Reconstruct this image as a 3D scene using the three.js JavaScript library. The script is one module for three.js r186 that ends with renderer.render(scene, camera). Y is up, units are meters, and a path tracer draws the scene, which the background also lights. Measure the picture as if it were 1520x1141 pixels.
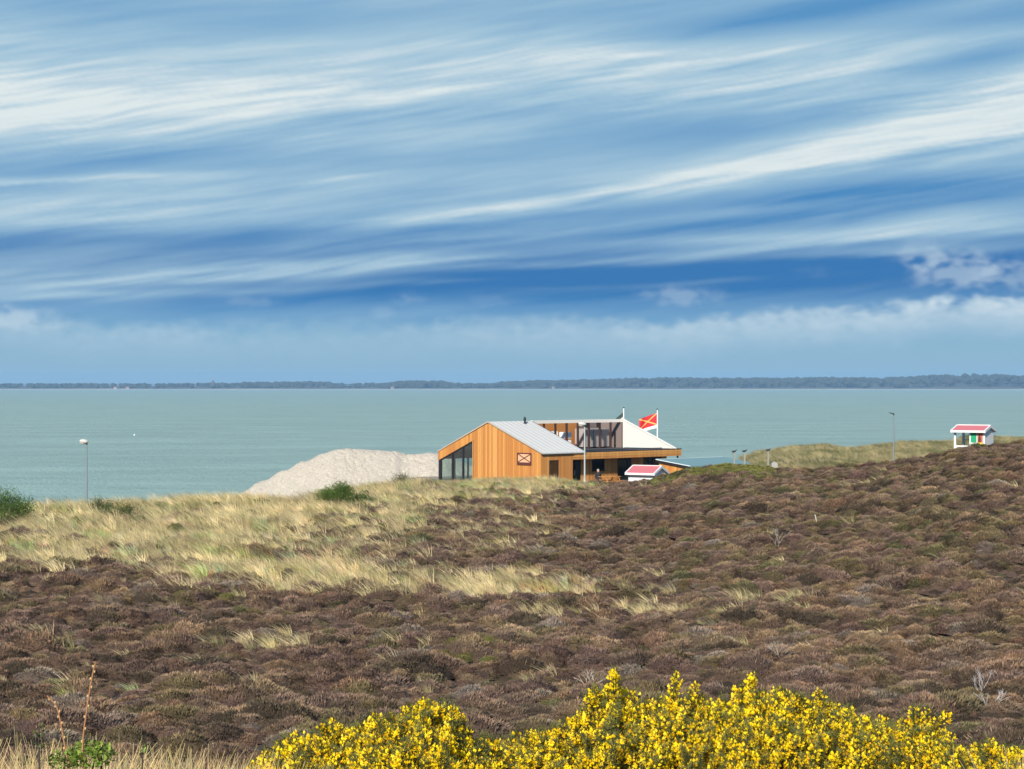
import * as THREE from 'three';
import { ImprovedNoise } from 'three/addons/math/ImprovedNoise.js';
import { mergeGeometries } from 'three/addons/utils/BufferGeometryUtils.js';
import { MarchingCubes } from 'three/addons/objects/MarchingCubes.js';

// ------------------------------------------------------------------ camera, sky, sun, exposure
const scene = new THREE.Scene();
const EYE = 15, F = 3000;                                   // eye height above the sea, focal length in photograph pixels
const camera = new THREE.PerspectiveCamera(2 * Math.atan(570.5 / F) * 180 / Math.PI, 4 / 3, 0.5, 40000);
camera.position.set(0, EYE, 0);
camera.lookAt(0, EYE, -100);
const renderer = new THREE.WebGLRenderer({ antialias: true });
renderer.toneMapping = THREE.LinearToneMapping;
const EXPOSURE = 1.65;
renderer.toneMappingExposure = EXPOSURE;
renderer.shadowMap.enabled = true;

const sun = new THREE.DirectionalLight(new THREE.Color(1.0, 0.93, 0.82), 4.5);
sun.position.set(-0.27 * 300, 0.52 * 300, 0.81 * 300 - 100);
sun.target.position.set(0, 0, -100);
sun.castShadow = true;
sun.shadow.radius = 6;
sun.shadow.mapSize.set(4096, 4096);
Object.assign(sun.shadow.camera, { left: -130, right: 130, top: 130, bottom: -130, near: 1, far: 700 });
scene.add(sun, sun.target);

const noiser = new ImprovedNoise();
const N3 = (x, y, z) => noiser.noise(x, y, z);
function fbm(x, y, z, o = 4, g = 0.5, l = 2.03) { let s = 0, a = 1, t = 0; for (let i = 0; i < o; i++) { s += a * N3(x, y, z); t += a; a *= g; x = x * l + 17.3; y = y * l + 5.1; z = z * l + 9.7; } return s / t; }
const clamp = (x, a = 0, b = 1) => Math.max(a, Math.min(b, x));
const smooth = (a, b, x) => { const t = clamp((x - a) / (b - a)); return t * t * (3 - 2 * t); };
const lerp = (a, b, t) => a + (b - a) * t;
const toLin = (c) => { c /= 255; return c <= 0.04045 ? c / 12.92 : Math.pow((c + 0.055) / 1.055, 2.4); };
const rgb = (r, g, b) => [toLin(r), toLin(g), toLin(b)];
function track(keys, x) {                                     // piecewise smooth curve through [x, value] keys
  if (x <= keys[0][0]) return keys[0][1];
  for (let i = 1; i < keys.length; i++) if (x <= keys[i][0]) { const t = (x - keys[i - 1][0]) / (keys[i][0] - keys[i - 1][0]); return lerp(keys[i - 1][1], keys[i][1], t * t * (3 - 2 * t)); }
  return keys[keys.length - 1][1];
}
function rngOf(seed) { let s = seed >>> 0; return () => { s = (s + 0x6D2B79F5) >>> 0; let t = s; t = Math.imul(t ^ (t >>> 15), t | 1); t ^= t + Math.imul(t ^ (t >>> 7), t | 61); return ((t ^ (t >>> 14)) >>> 0) / 4294967296; }; }

// the sky: blue air, streaks of cirrus drawn out by the wind, a bank of cumulus low over the far shore
{
  const W = 4096, H = 4096, data = new Float32Array(W * H * 4), D = 180 / Math.PI;
  const air = [[0, rgb(150, 187, 205)], [0.7, rgb(143, 181, 201)], [1.4, rgb(118, 170, 204)], [2.1, rgb(58, 130, 188)], [2.8, rgb(38, 110, 174)], [3.6, rgb(42, 112, 176)], [4.6, rgb(62, 130, 188)], [6.2, rgb(76, 140, 194)], [9, rgb(88, 148, 198)], [11, rgb(86, 146, 196)], [30, rgb(82, 138, 196)], [90, rgb(70, 124, 190)]];
  const white = rgb(224, 234, 235), veil = rgb(166, 200, 219), puffTop = rgb(198, 217, 229), puffLow = rgb(147, 185, 206);
  // broad bands of cloud and gaps: [azimuth, elevation, half length, half height, tilt, strength], degrees
  const px = (x, y) => [Math.atan((x - 760) / F) * D, Math.atan((570.5 - y) / F) * D];
  const bands = [
    [20, 168, 330, 42, 0.00, 0.62], [-160, 160, 300, 60, 0, 0.5], [420, 150, 420, 34, 0.10, 0.40], [860, 82, 210, 22, 0.03, 0.40], [500, 110, 320, 40, 0.02, 0.18],
    [1010, 268, 330, 10, 0.17, 0.55], [1260, 226, 260, 20, 0.20, 0.78], [1460, 190, 180, 32, 0.16, 0.95], [1700, 165, 260, 50, 0.12, 0.8], [700, 312, 190, 7, 0.15, 0.42],
    [1180, 105, 400, 46, 0.08, 0.30], [1060, 130, 300, 40, 0.05, 0.22], [90, 322, 330, 24, 0.03, 0.34], [170, 270, 170, 5, 0.07, 0.5], [510, 268, 60, 7, 0.12, 0.34], [560, 220, 500, 28, 0.1, 0.16],
    [1200, 352, 330, 10, 0.02, 0.40], [1420, 330, 160, 16, 0.04, 0.30], [640, 372, 460, 26, 0.07, 0.16], [1150, 370, 200, 7, 0.1, 0.2],
    [400, 398, 300, 7, 0.06, 0.34], [900, 384, 350, 6, 0.07, 0.32], [650, 420, 220, 5, 0.05, 0.28], [250, 418, 200, 5, 0.05, 0.3], [120, 440, 240, 6, 0.03, 0.3], [1000, 420, 260, 5, 0.04, 0.3], [1300, 378, 220, 8, 0.03, 0.38], [560, 396, 260, 5, 0.08, 0.26], [1120, 312, 300, 7, 0.06, 0.28], [820, 340, 260, 6, 0.09, 0.24],
    [1160, 32, 260, 18, 0.15, -0.55], [1420, 45, 240, 16, 0.06, -0.35], [620, 30, 400, 22, 0.02, -0.15], [1460, 100, 120, 12, 0.15, -0.4], [1010, 190, 260, 24, 0.08, -0.40], [700, 175, 260, 14, 0.05, -0.22],
    [240, 238, 360, 22, 0.02, -0.34], [1380, 290, 330, 28, 0.06, -0.62], [1000, 330, 300, 20, 0.10, -0.34], [1100, 405, 560, 38, 0.03, -0.5], [430, 436, 480, 18, 0.04, -0.2], [1480, 214, 40, 4, 0.12, -0.45], [1390, 236, 60, 5, 0.14, -0.4], [300, 355, 300, 10, 0.05, -0.2],
  ].map(([x, y, l, t, k, s]) => { const [a, e] = px(x, y); return [a, e, l / 52.4, t / 52.4, k, s]; });
  const puffs = [[1422, 404, 62, 24, 0.75], [1368, 384, 36, 18, 0.45], [1500, 415, 44, 20, 0.55], [1012, 440, 50, 13, 0.5], [605, 443, 20, 9, 0.5], [566, 465, 15, 8, 0.5], [24, 476, 46, 15, 0.8], [372, 450, 36, 7, 0.25], [1206, 406, 26, 9, 0.22], [720, 446, 34, 9, 0.22], [250, 492, 60, 12, 0.3]].map(([x, y, l, t, s]) => { const [a, e] = px(x, y); return [a, e, l / 52.4, t / 52.4, s]; });
  const bankTop = [[-40, 1.9], [-14.5, 1.75], [-11, 1.5], [-4, 1.5], [0, 1.65], [4, 1.62], [7, 1.85], [10, 2.0], [12.2, 2.25], [14.5, 2.15], [40, 2.0]];
  const bankDense = [[-40, 0.5], [-15, 0.45], [-5, 0.22], [1, 0.45], [6, 0.75], [14, 1.0], [40, 0.8]];
  const row0 = H / 2;
  for (let j = 0; j < H; j++) {
    const el = ((j + 0.5) / H - 0.5) * 180;
    if (el < 0) continue;
    let base = air[0][1];
    for (let k = 1; k < air.length; k++) if (el <= air[k][0]) { const t = (el - air[k - 1][0]) / (air[k][0] - air[k - 1][0]); base = air[k - 1][1].map((c, n) => lerp(c, air[k][1][n], t)); break; }
    const step = el > 40 ? 4 : 1;
    for (let i = 0; i < W; i += step) {
      const phi = ((i + 0.5) / W - 0.5) * 2 * Math.PI;              // three's equirect: direction x = cos(phi), z = sin(phi)
      const ca = Math.cos(phi), sa = Math.sin(phi);
      const az = Math.atan2(ca, -sa) * D;                           // 0 straight ahead (-z), + to the right
      const tilt = 6.5 * Math.sin(az / D) + 1.0 * Math.sin(2 * az / D + 0.4);
      const wx = ca * 9, wz = sa * 9;
      const warp = fbm(wx * 0.9, el * 0.35, wz * 0.9, 3);
      const q = el - tilt + warp * 0.2;
      const streak = fbm(wx * 0.55, q * 0.85, wz * 0.55, 4, 0.5);
      const fine = fbm(wx * 1.3 + 40, q * 3.4, wz * 1.3, 4, 0.6), wisp = fbm(wx * 2.4 + 70, q * 9 + 0.6 * warp, wz * 2.4, 3, 0.6);
      let cov = 0.33 + 0.40 * streak + 0.20 * fine + 0.09 * wisp + 0.18 * fbm(wx * 0.3 + 9, el * 0.22, wz * 0.3, 2);
      const inFront = Math.abs(az) < 40 && el < 20;
      if (inFront) for (const [a, e, l, t, k, s] of bands) {
        const da = (az - a) / l, de = (el + warp * 0.2 + 0.1 * fine - e - k * (az - a)) / (t * (1.15 + 0.5 * fine));
        const g = da * da + de * de;
        if (g < 6) cov += s * Math.exp(-g) * (0.85 + 0.9 * fine + 0.4 * streak + 0.6 * wisp);
      }
      cov += 0.20 * smooth(3.8, 5.6, el) - 0.10 * smooth(4.6, 3.4, el) + 0.16 * smooth(4.2, 3.0, el) * smooth(3, -13, az) - 0.34 * smooth(9.2, 13, el);
      cov *= smooth(1.0, 2.3, el);                                  // the cirrus lies behind the haze near the sea
      const c = clamp(cov, 0, 2), v = smooth(-0.08, 0.78, c), w = clamp(smooth(0.45, 1.6, c) * (0.9 + 0.55 * wisp + 0.35 * fine));
      let r = base[0], g = base[1], b = base[2];
      r = lerp(r, veil[0], v * 0.86); g = lerp(g, veil[1], v * 0.86); b = lerp(b, veil[2], v * 0.86);
      r = lerp(r, white[0], w); g = lerp(g, white[1], w); b = lerp(b, white[2], w);
      if (el < 6) {
        const bl = Math.abs(fbm(ca * 62, el * 1.5, sa * 62, 5, 0.55)), soft = fbm(ca * 16 + 3, el * 1.2, sa * 16, 4), det = fbm(ca * 130, el * 3.2, sa * 130, 4, 0.6);
        const top = track(bankTop, az) + 0.5 * (0.28 - bl) + 0.25 * soft + 0.12 * det;
        const dense = track(bankDense, az);
        const soft2 = lerp(0.5, 0.16, dense), edge = smooth(soft2, -soft2, el - top);
        const bright = edge * dense * smooth(-1.3, -0.05, el - top) * (0.8 + 0.9 * det + 0.8 * (0.25 - bl));
        const body = edge * 0.62;
        r = lerp(r, puffLow[0], body); g = lerp(g, puffLow[1], body); b = lerp(b, puffLow[2], body);
        r = lerp(r, puffTop[0], bright * 0.95); g = lerp(g, puffTop[1], bright * 0.95); b = lerp(b, puffTop[2], bright * 0.95);
        for (const [a, e, l, t, s] of puffs) {
          const da = (az - a) / l, de = (el - e) / t, q2 = da * da + de * de;
          if (q2 > 5) continue;
          const lump = smooth(0.05, 0.95, Math.exp(-q2 * 0.8) * (0.85 + 1.3 * (0.25 - bl) + 2.2 * det));
          const k = lump * s * (l > 0.65 ? 0.6 : 0.3);
          r = lerp(r, puffTop[0], k); g = lerp(g, puffTop[1], k); b = lerp(b, puffTop[2], k);
        }
      }
      for (let n = 0; n < step && i + n < W; n++) { const o = (j * W + i + n) * 4; data[o] = r / EXPOSURE; data[o + 1] = g / EXPOSURE; data[o + 2] = b / EXPOSURE; data[o + 3] = 1; }
    }
  }
  for (let j = 0; j < row0; j++) for (let i = 0; i < W; i++) { const o = (j * W + i) * 4; data[o] = 0.11; data[o + 1] = 0.13; data[o + 2] = 0.13; data[o + 3] = 1; }
  const tex = new THREE.DataTexture(data, W, H, THREE.RGBAFormat, THREE.FloatType);
  tex.mapping = THREE.EquirectangularReflectionMapping;
  tex.magFilter = THREE.LinearFilter; tex.minFilter = THREE.LinearFilter;
  tex.needsUpdate = true;
  scene.background = tex; scene.environment = tex;
}
scene.fog = new THREE.FogExp2(new THREE.Color(0.38, 0.67, 1.0), 0.000078);

// ------------------------------------------------------------------ helpers
const used = new Map();
function numbered(n) { const k = used.get(n) ?? 0; used.set(n, k + 1); return k ? n + '_' + String(k).padStart(3, '0') : n; }
function tag(o, label, category, group, kind) { o.userData.label = label; o.userData.category = category; if (group) o.userData.group = group; if (kind) o.userData.kind = kind; return o; }
function thing(name, label, category, pos, turn = 0, group) { const o = new THREE.Group(); o.name = numbered(name); o.position.set(...pos); o.rotation.y = turn; scene.add(o); return tag(o, label, category, group); }
function mesh(name, geo, mat, parent = scene) { const m = new THREE.Mesh(geo, mat); m.name = parent === scene ? numbered(name) : name; m.castShadow = m.receiveShadow = true; parent.add(m); return m; }
const std = (c, roughness = 0.8, more = {}) => new THREE.MeshPhysicalMaterial({ color: new THREE.Color(...c), roughness, ...more });
function box(x0, x1, y0, y1, z0, z1) { const g = new THREE.BoxGeometry(x1 - x0, y1 - y0, z1 - z0); g.translate((x0 + x1) / 2, (y0 + y1) / 2, (z0 + z1) / 2); return g; }
const merge = (...g) => mergeGeometries(g.map((k) => k.index ? k.toNonIndexed() : k));
function bar(a, b, r, r2 = r, n = 8) { const A = new THREE.Vector3(...a), B = new THREE.Vector3(...b), d = B.clone().sub(A); const g = new THREE.CylinderGeometry(r2, r, d.length(), n); g.applyQuaternion(new THREE.Quaternion().setFromUnitVectors(new THREE.Vector3(0, 1, 0), d.normalize())); g.translate((A.x + B.x) / 2, (A.y + B.y) / 2, (A.z + B.z) / 2); return g; }
function lathe(pts, n = 14) { return new THREE.LatheGeometry(pts.map(([x, y]) => new THREE.Vector2(x, y)), n); }
// a right prism: polygon in two coordinates, swept along the third ('x': polygon is (z, y); 'z': polygon is (x, y))
function prism(poly, axis, t0, t1) {
  const n = poly.length, pos = [], uv = [];
  const P = (k, t) => axis === 'x' ? [t, poly[k][1], poly[k][0]] : [poly[k][0], poly[k][1], t];
  const tri = (a, b, c, ua, ub, uc) => { pos.push(...a, ...b, ...c); uv.push(...ua, ...ub, ...uc); };
  let area = 0; for (let k = 0; k < n; k++) { const a = poly[k], b = poly[(k + 1) % n]; area += a[0] * b[1] - b[0] * a[1]; }
  const flip = (axis === 'x') === (area > 0);
  for (const [t, out] of [[t0, false], [t1, true]]) {
    const f = THREE.ShapeUtils.triangulateShape(poly.map((p) => new THREE.Vector2(p[0], p[1])), []);
    for (const [a, b, c] of f) { const o = out !== flip ? [a, b, c] : [a, c, b]; tri(...o.map((k) => P(k, t)), ...o.map((k) => [poly[k][0], poly[k][1]])); }
  }
  for (let k = 0; k < n; k++) {
    const m = (k + 1) % n, q = flip ? [P(m, t0), P(k, t0), P(k, t1), P(m, t1)] : [P(k, t0), P(m, t0), P(m, t1), P(k, t1)], L = Math.hypot(poly[m][0] - poly[k][0], poly[m][1] - poly[k][1]);
    tri(q[0], q[1], q[2], [0, 0], [L, 0], [L, t1 - t0]); tri(q[0], q[2], q[3], [0, 0], [L, t1 - t0], [0, t1 - t0]);
  }
  const g = new THREE.BufferGeometry();
  g.setAttribute('position', new THREE.Float32BufferAttribute(pos, 3)); g.setAttribute('uv', new THREE.Float32BufferAttribute(uv, 2)); g.computeVertexNormals();
  return g;
}
function dataTex(w, h, f, repeat, srgb = true) {
  const d = new Uint8Array(w * h * 4);
  for (let y = 0; y < h; y++) for (let x = 0; x < w; x++) { const c = f(x / w, y / h, x, y), o = (y * w + x) * 4; for (let k = 0; k < 3; k++) d[o + k] = clamp(c[k], 0, 1) * 255; d[o + 3] = 255; }
  const t = new THREE.DataTexture(d, w, h); t.wrapS = t.wrapT = THREE.RepeatWrapping; t.magFilter = THREE.LinearFilter; t.minFilter = THREE.LinearMipmapLinearFilter; t.generateMipmaps = true;
  if (srgb) t.colorSpace = THREE.SRGBColorSpace; if (repeat) t.repeat.set(...repeat); t.needsUpdate = true; return t;
}
const tile = (u, v, s, o = 4, k = 0) => { const a = u * 6.2832, b = v * 6.2832; return fbm(Math.cos(a) * s + k, Math.sin(a) * s + Math.cos(b) * s * 0.7, Math.sin(b) * s, o); };

// ------------------------------------------------------------------ the lie of the land
const colOf = (x, d) => 760 + F * x / Math.max(d, 30);       // bearing of a place, as a column
// height of the brow of the heath along each bearing: [bearing, row at which its ground shows, distance]
const brow = [[-600, 812, 100], [-200, 790, 102], [0, 774, 104], [60, 762, 106], [110, 758, 108], [200, 756, 110], [300, 750, 112], [360, 746, 114], [430, 750, 116], [500, 741, 120], [570, 729, 126], [650, 721, 132], [730, 718, 136], [820, 717, 140], [870, 722, 142], [910, 722, 142], [945, 719, 142], [985, 712, 140], [1030, 700, 137], [1080, 695, 134], [1130, 698, 131], [1200, 699, 129], [1260, 695, 127], [1310, 690, 126], [1350, 686, 125], [1395, 676, 124], [1425, 667, 123], [1470, 664, 122], [1520, 661, 121], [1600, 652, 120], [1900, 630, 118]];
const browRow = brow.map(([u, r]) => [u, r]), browDist = brow.map(([u, , d]) => [u, d]);
const backDune = [[1060, 0], [1105, 7.6], [1130, 8.15], [1180, 8.6], [1225, 8.8], [1262, 8.5], [1300, 8.75], [1340, 9.0], [1400, 9.05], [1440, 9.2], [1520, 9.5], [1900, 10.4]];
function height(x, d) {
  const u = clamp(colOf(x, d), -600, 1900);
  const dc = track(browDist, u), yc = EYE - (track(browRow, u) - 570.5) / F * dc;
  const near = 13.25 - 0.02 * Math.abs(x) - 0.55 * smooth(-2, 10, d) - 1.2 * smooth(9, 16, d) - 5.5 * smooth(15, 46, d);
  const floor = 6.25 + 0.35 * N3(x * 0.05, d * 0.05, 3) + 0.5 * smooth(900, 1600, u);
  let y;
  if (d < 52) y = lerp(near, floor, smooth(30, 52, d));
  else {
    const t = clamp((d - 52) / (dc - 52));
    y = lerp(floor, yc, t * 0.72 + 0.28 * smooth(0, 1, t));
  }
  if (d > dc) {                                              // behind the brow: down to the yard, then the beach
    const yard = lerp(lerp(4.2, 6.3, smooth(420, 640, u)), 7.7, smooth(1120, 1250, u)) + 1.9 * smooth(1385, 1440, u);
    y = lerp(yc, yard, smooth(dc, dc + lerp(22, 14, smooth(1100, 1200, u)), d));
    if (u > 1060) y = Math.max(y, lerp(yard, track(backDune, u), smooth(152, 174, d)) * (d > 150 ? 1 : 0));
    y = lerp(y, -2, smooth(lerp(172, 205, smooth(350, 640, u)), lerp(232, 250, smooth(350, 640, u)), d));
  }
  const rough = d < 16 ? 0.04 : 0.16;
  const flat = d > dc + 14 && u > 560 && u < 1130 ? 0.1 : 1;
  return y + flat * (rough * fbm(x * 0.55, d * 0.55, 7, 3) + (d > 30 ? 0.3 * N3(x * 0.13, d * 0.13, 11) * smooth(0, 18, Math.abs(dc - d) + 4) : 0));
}
const rowOf = (y, d) => 570.5 + F * (EYE - y) / d;
const at = (u, d, up = 0) => { const x = (u - 760) / F * d; return [x, height(x, d) + up, -d]; };
// how much marram grows at a place of the heath (0 heather only, 1 marram only)
const patches = [   // bearing, row, half width, half height, density
  [60, 790, 130, 40, 1.2], [210, 790, 130, 34, 1.0], [20, 830, 140, 18, 0.8], [330, 790, 110, 46, 1.0], [420, 755, 110, 26, 1.1], [300, 830, 110, 26, 0.7], [560, 752, 120, 26, 0.8], [700, 730, 120, 20, 1.1], [800, 722, 70, 14, 1.2],
  [470, 858, 100, 22, 1.25], [560, 868, 120, 16, 1.0], [690, 876, 110, 14, 0.7], [760, 872, 70, 14, 0.7], [640, 800, 120, 40, 0.45], [760, 790, 90, 50, 0.3], [330, 860, 80, 20, 0.5], [480, 800, 120, 40, 0.25],
  [440, 960, 70, 9, 0.75], [540, 962, 60, 8, 0.8], [360, 962, 40, 7, 0.6], [870, 872, 70, 9, 0.6], [980, 908, 80, 9, 0.66], [1130, 893, 70, 6, 0.6], [850, 915, 70, 10, 0.5], [1240, 912, 60, 6, 0.42], [930, 880, 80, 6, 0.5], [1060, 930, 60, 6, 0.4], [780, 940, 60, 6, 0.4], [90, 945, 60, 10, 0.3], [650, 965, 40, 7, 0.4], [1330, 712, 40, 6, 0.3],
];
const grassKeys = [[-200, 845], [0, 848], [120, 842], [250, 850], [330, 880]];
function marram(u, v, x, d) {
  let s = 0;
  for (const [a, b, l, t, k0] of patches) { const k = k0 < 0.85 && b > 850 ? k0 * 1.5 : k0; const p = (u - a) / l, q = (v - b) / t, g = p * p + q * q; if (g < 7) s += k * Math.exp(-g); }
  if (u < 0) s = Math.max(s, v < 840 ? 0.9 : 0);
  return s * (0.75 + 0.9 * fbm(x * 0.35, d * 0.35, 21, 3)) + 0.10 * smooth(0.12, 0.42, fbm(x * 0.22, d * 0.22, 31, 3));
}

const groundTex = dataTex(512, 512, (u, v) => { const n = tile(u, v, 4, 5), f = tile(u, v, 30, 3, 9); const k = 0.72 + 0.5 * n + 0.35 * f; return [k, k, k]; });
{
  const xs = [], zs = [];
  for (let x = -500; x <= 500;) { xs.push(x); const a = Math.abs(x + 0.01); x += a < 42 ? 0.7 : a < 70 ? 1.6 : a < 120 ? 5 : 25; }
  for (let d = -120; d <= 330;) { zs.push(d); d += d < -5 ? 6 : d < 155 ? 0.7 : d < 215 ? 1.2 : 5; }
  const pos = [], col = [], uv = [], idx = [];
  const soil = [0.092, 0.068, 0.050], litter = [0.20, 0.15, 0.085], sand = [0.56, 0.47, 0.36], green = [0.10, 0.12, 0.035];
  for (const d of zs) for (const x of xs) {
    const y = height(x, d), u = colOf(x, d), v = rowOf(y, Math.max(d, 5));
    pos.push(x, y, -d); uv.push(x / 3, d / 3);
    const dc = track(browDist, clamp(u, -600, 1900));
    let c = soil;
    const lt = smooth(0.25, 0.7, marram(u, v, x, d)) * (d < dc + 10 ? 1 : 0);
    c = c.map((a, k) => lerp(a, litter[k], lt));
    const tan = 0.55 * smooth(0.05, 0.35, fbm(x * 0.3, d * 0.3, 51, 3));
    c = c.map((a, k) => lerp(a, litter[k], d > 40 && d < dc ? tan : 0));
    if (d > dc + 6) { const s = smooth(dc + 6, dc + 20, d) * (u > 1080 ? 0.2 : u > 420 && d < 186 ? 0.25 : 1); c = c.map((a, k) => lerp(lerp(a, green[k], 0.5 * (1 - s)), sand[k], s)); }
    col.push(...c);
  }
  const n = xs.length;
  for (let j = 0; j + 1 < zs.length; j++) for (let i = 0; i + 1 < n; i++) { const a = j * n + i; idx.push(a, a + 1, a + n, a + 1, a + n + 1, a + n); }
  const g = new THREE.BufferGeometry();
  g.setAttribute('position', new THREE.Float32BufferAttribute(pos, 3)); g.setAttribute('color', new THREE.Float32BufferAttribute(col, 3)); g.setAttribute('uv', new THREE.Float32BufferAttribute(uv, 2));
  g.setIndex(idx); g.computeVertexNormals();
  const m = mesh('ground', g, new THREE.MeshStandardMaterial({ vertexColors: true, roughness: 1, map: groundTex, bumpMap: groundTex, bumpScale: 0.05 }));
  tag(m, 'sandy heath ground running from the viewpoint to the beach', 'ground', null, 'structure');
}

// ------------------------------------------------------------------ the sea and the far shore
{
  const wave = dataTex(1024, 1024, (u, v) => { const a = tile(u, v, 9, 4), b = tile(u, v, 34, 3, 4); const k = 0.5 + 0.42 * a + 0.3 * b; return [k, k, k]; }, null, false);
  const hue = dataTex(512, 512, (u, v) => { const k = 0.93 + 0.10 * tile(u, v, 3, 4, 2) + 0.10 * tile(u, v, 14, 3, 7); return [k * 0.98, k, k]; });
  const g = new THREE.PlaneGeometry(26000, 12000, 60, 60); g.rotateX(-Math.PI / 2); g.translate(0, 0, -6150);
  const p = g.attributes.position, uv = g.attributes.uv;
  for (let i = 0; i < p.count; i++) uv.setXY(i, p.getX(i) / 90, p.getZ(i) / 46);
  hue.repeat.set(0.08, 0.13); wave.repeat.set(1, 1);
  const m = mesh('sea', g, new THREE.MeshPhysicalMaterial({ color: new THREE.Color(0.308, 0.408, 0.34), map: hue, roughness: 0.38, ior: 1.33, bumpMap: wave, bumpScale: 1.1 }));
  tag(m, 'calm grey green sea between beach and far shore', 'sea', null, 'structure');
}
const SHORE = 6900;
const shoreTop = [[-900, 570], [0, 570.8], [200, 571], [300, 570], [380, 569.4], [460, 568.4], [485, 570.5], [500, 572.5], [530, 570], [560, 570.8], [590, 567.6], [640, 567.6], [670, 570.2], [720, 570.8], [760, 568.5], [820, 566.5], [880, 564.8], [960, 562.6], [1010, 561.6], [1080, 561.4], [1160, 562], [1280, 560.6], [1320, 561], [1345, 563.5], [1360, 560.5], [1400, 558.8], [1425, 555.8], [1470, 555.2], [1530, 556.2], [2300, 556]];
function landHeight(u) { return (EYE - (track(shoreTop, u) - 1.4 - 570.5) / F * SHORE) ; }
{
  // low dune land: a long mound, its top partly woodland
  const pos = [], uv = [], idx = []; const cols = 420, rows = 7;
  for (let i = 0; i <= cols; i++) {
    const u = -900 + 3300 * i / cols, h = landHeight(u);
    for (let j = 0; j <= rows; j++) {
      const t = j / rows, d = SHORE + 700 * t, x = (u - 760) / F * SHORE + 60 * N3(u * 0.02, j, 1);
      const y = -0.5 + (h * 0.62 + 0.5 + 2.5 * N3(u * 0.05, j * 0.7, 2)) * Math.sin(Math.PI * Math.min(t * 1.5, 1) * 0.5) * (t > 0.85 ? 0.4 : 1) + (j === 1 ? 1.5 : 0);
      pos.push(x, j === 0 ? -0.5 : y, -d); uv.push(x / 40, d / 40);
    }
  }
  for (let i = 0; i < cols; i++) for (let j = 0; j < rows; j++) { const a = i * (rows + 1) + j; idx.push(a, a + rows + 1, a + 1, a + 1, a + rows + 1, a + rows + 2); }
  const g = new THREE.BufferGeometry(); g.setAttribute('position', new THREE.Float32BufferAttribute(pos, 3)); g.setAttribute('uv', new THREE.Float32BufferAttribute(uv, 2)); g.setIndex(idx); g.computeVertexNormals();
  tag(mesh('far_shore', g, std([0.05, 0.055, 0.04], 1)), 'low dune land along the horizon beyond the sea', 'land', null, 'structure');
  // pale beach below it
  const b = new THREE.PlaneGeometry(3300 / F * SHORE, 60, 200, 1); b.rotateX(-Math.PI / 2);
  const bp = b.attributes.position; for (let i = 0; i < bp.count; i++) { const far = bp.getZ(i) < 0; const x = bp.getX(i); bp.setY(i, far ? 1.6 + 1.2 * N3(x * 0.004, 3, 1) : -0.4); }
  b.translate((750 - 760) / F * SHORE, 0, -SHORE + 45); b.computeVertexNormals();
  tag(mesh('far_beach', b, std([0.5, 0.44, 0.34], 1)), 'pale strip of beach at the foot of the far shore', 'beach', null, 'structure');
  // woods
  const rnd = rngOf(5), list = [];
  const leaf = new THREE.IcosahedronGeometry(1, 2); { const p = leaf.attributes.position; for (let i = 0; i < p.count; i++) { const k = 1 + 0.5 * N3(p.getX(i) * 2.2, p.getY(i) * 2.2, p.getZ(i) * 2.2); p.setXYZ(i, p.getX(i) * k, p.getY(i) * k, p.getZ(i) * k); } leaf.computeVertexNormals(); }
  for (let i = 0; i < 5200; i++) {
    const u = -900 + 3300 * rnd(), h = landHeight(u), d = SHORE + 60 + 520 * rnd();
    const thick = u > 560 ? 1 : 0.55; if (rnd() > thick) continue;
    const r = lerp(3, 8.5, rnd()) * (h > 20 ? 1.25 : 0.75), t = (d - SHORE) / 700;
    const y = Math.min(h * 0.62 * Math.sin(Math.PI * Math.min(t * 1.5, 1) * 0.5) + r * 0.5, h - r * 0.6 + 3.5 * N3(u * 0.06, 1, 8));
    list.push([(u - 760) / F * SHORE, lerp(y, h - r * 0.7, rnd() * rnd()), -d, r]);
  }
  const im = new THREE.InstancedMesh(leaf, std([0.030, 0.038, 0.026], 1), list.length); im.name = 'far_wood';
  const m4 = new THREE.Matrix4(), q = new THREE.Quaternion();
  list.forEach(([x, y, z, r], i) => { q.setFromAxisAngle(new THREE.Vector3(0, 1, 0), i); m4.compose(new THREE.Vector3(x, y, z), q, new THREE.Vector3(r * 1.5, r * (0.8 + 0.3 * ((i * 7) % 10) / 10), r * 1.3)); im.setMatrixAt(i, m4); });
  scene.add(tag(im, 'dark belt of trees along the far shore', 'wood', null, 'stuff'));
  // a tower and white houses
  const tx = (308 - 760) / F * SHORE;
  const tw = thing('church_tower', 'tiny dark square tower above the far shore', 'tower', [tx, 2, -SHORE - 120]);
  mesh('shaft', box(-5.5, 5.5, 0, 19, -5.5, 5.5), std([0.09, 0.07, 0.06], 1), tw);
  mesh('spire', (() => { const g = new THREE.ConeGeometry(6, 9, 4); g.rotateY(Math.PI / 4); g.translate(0, 23.5, 0); return g; })(), std([0.06, 0.06, 0.07], 1), tw);
  [[170, 'near the left end of the far shore'], [188, 'beside the leftmost white house'], [582, 'above the sand heap'], [822, 'above the pavilion roof']].forEach(([u, w], i) => {
    const g = thing('far_house', 'tiny white house on the far shore, ' + w, 'house', [(u - 760) / F * SHORE, 1.2 + 0.12 * landHeight(u), -SHORE - 6], 0.3 * i, 'white houses on the far shore');
    mesh('wall', box(-5.5, 5.5, -2, 3, -3, 3), std([0.27, 0.265, 0.25], 0.9), g);
    mesh('roof', prism([[-3.5, 3], [3.5, 3], [0, 6]], 'x', -5.8, 5.8), std([0.25, 0.12, 0.08], 0.9), g);
  });
}

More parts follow.
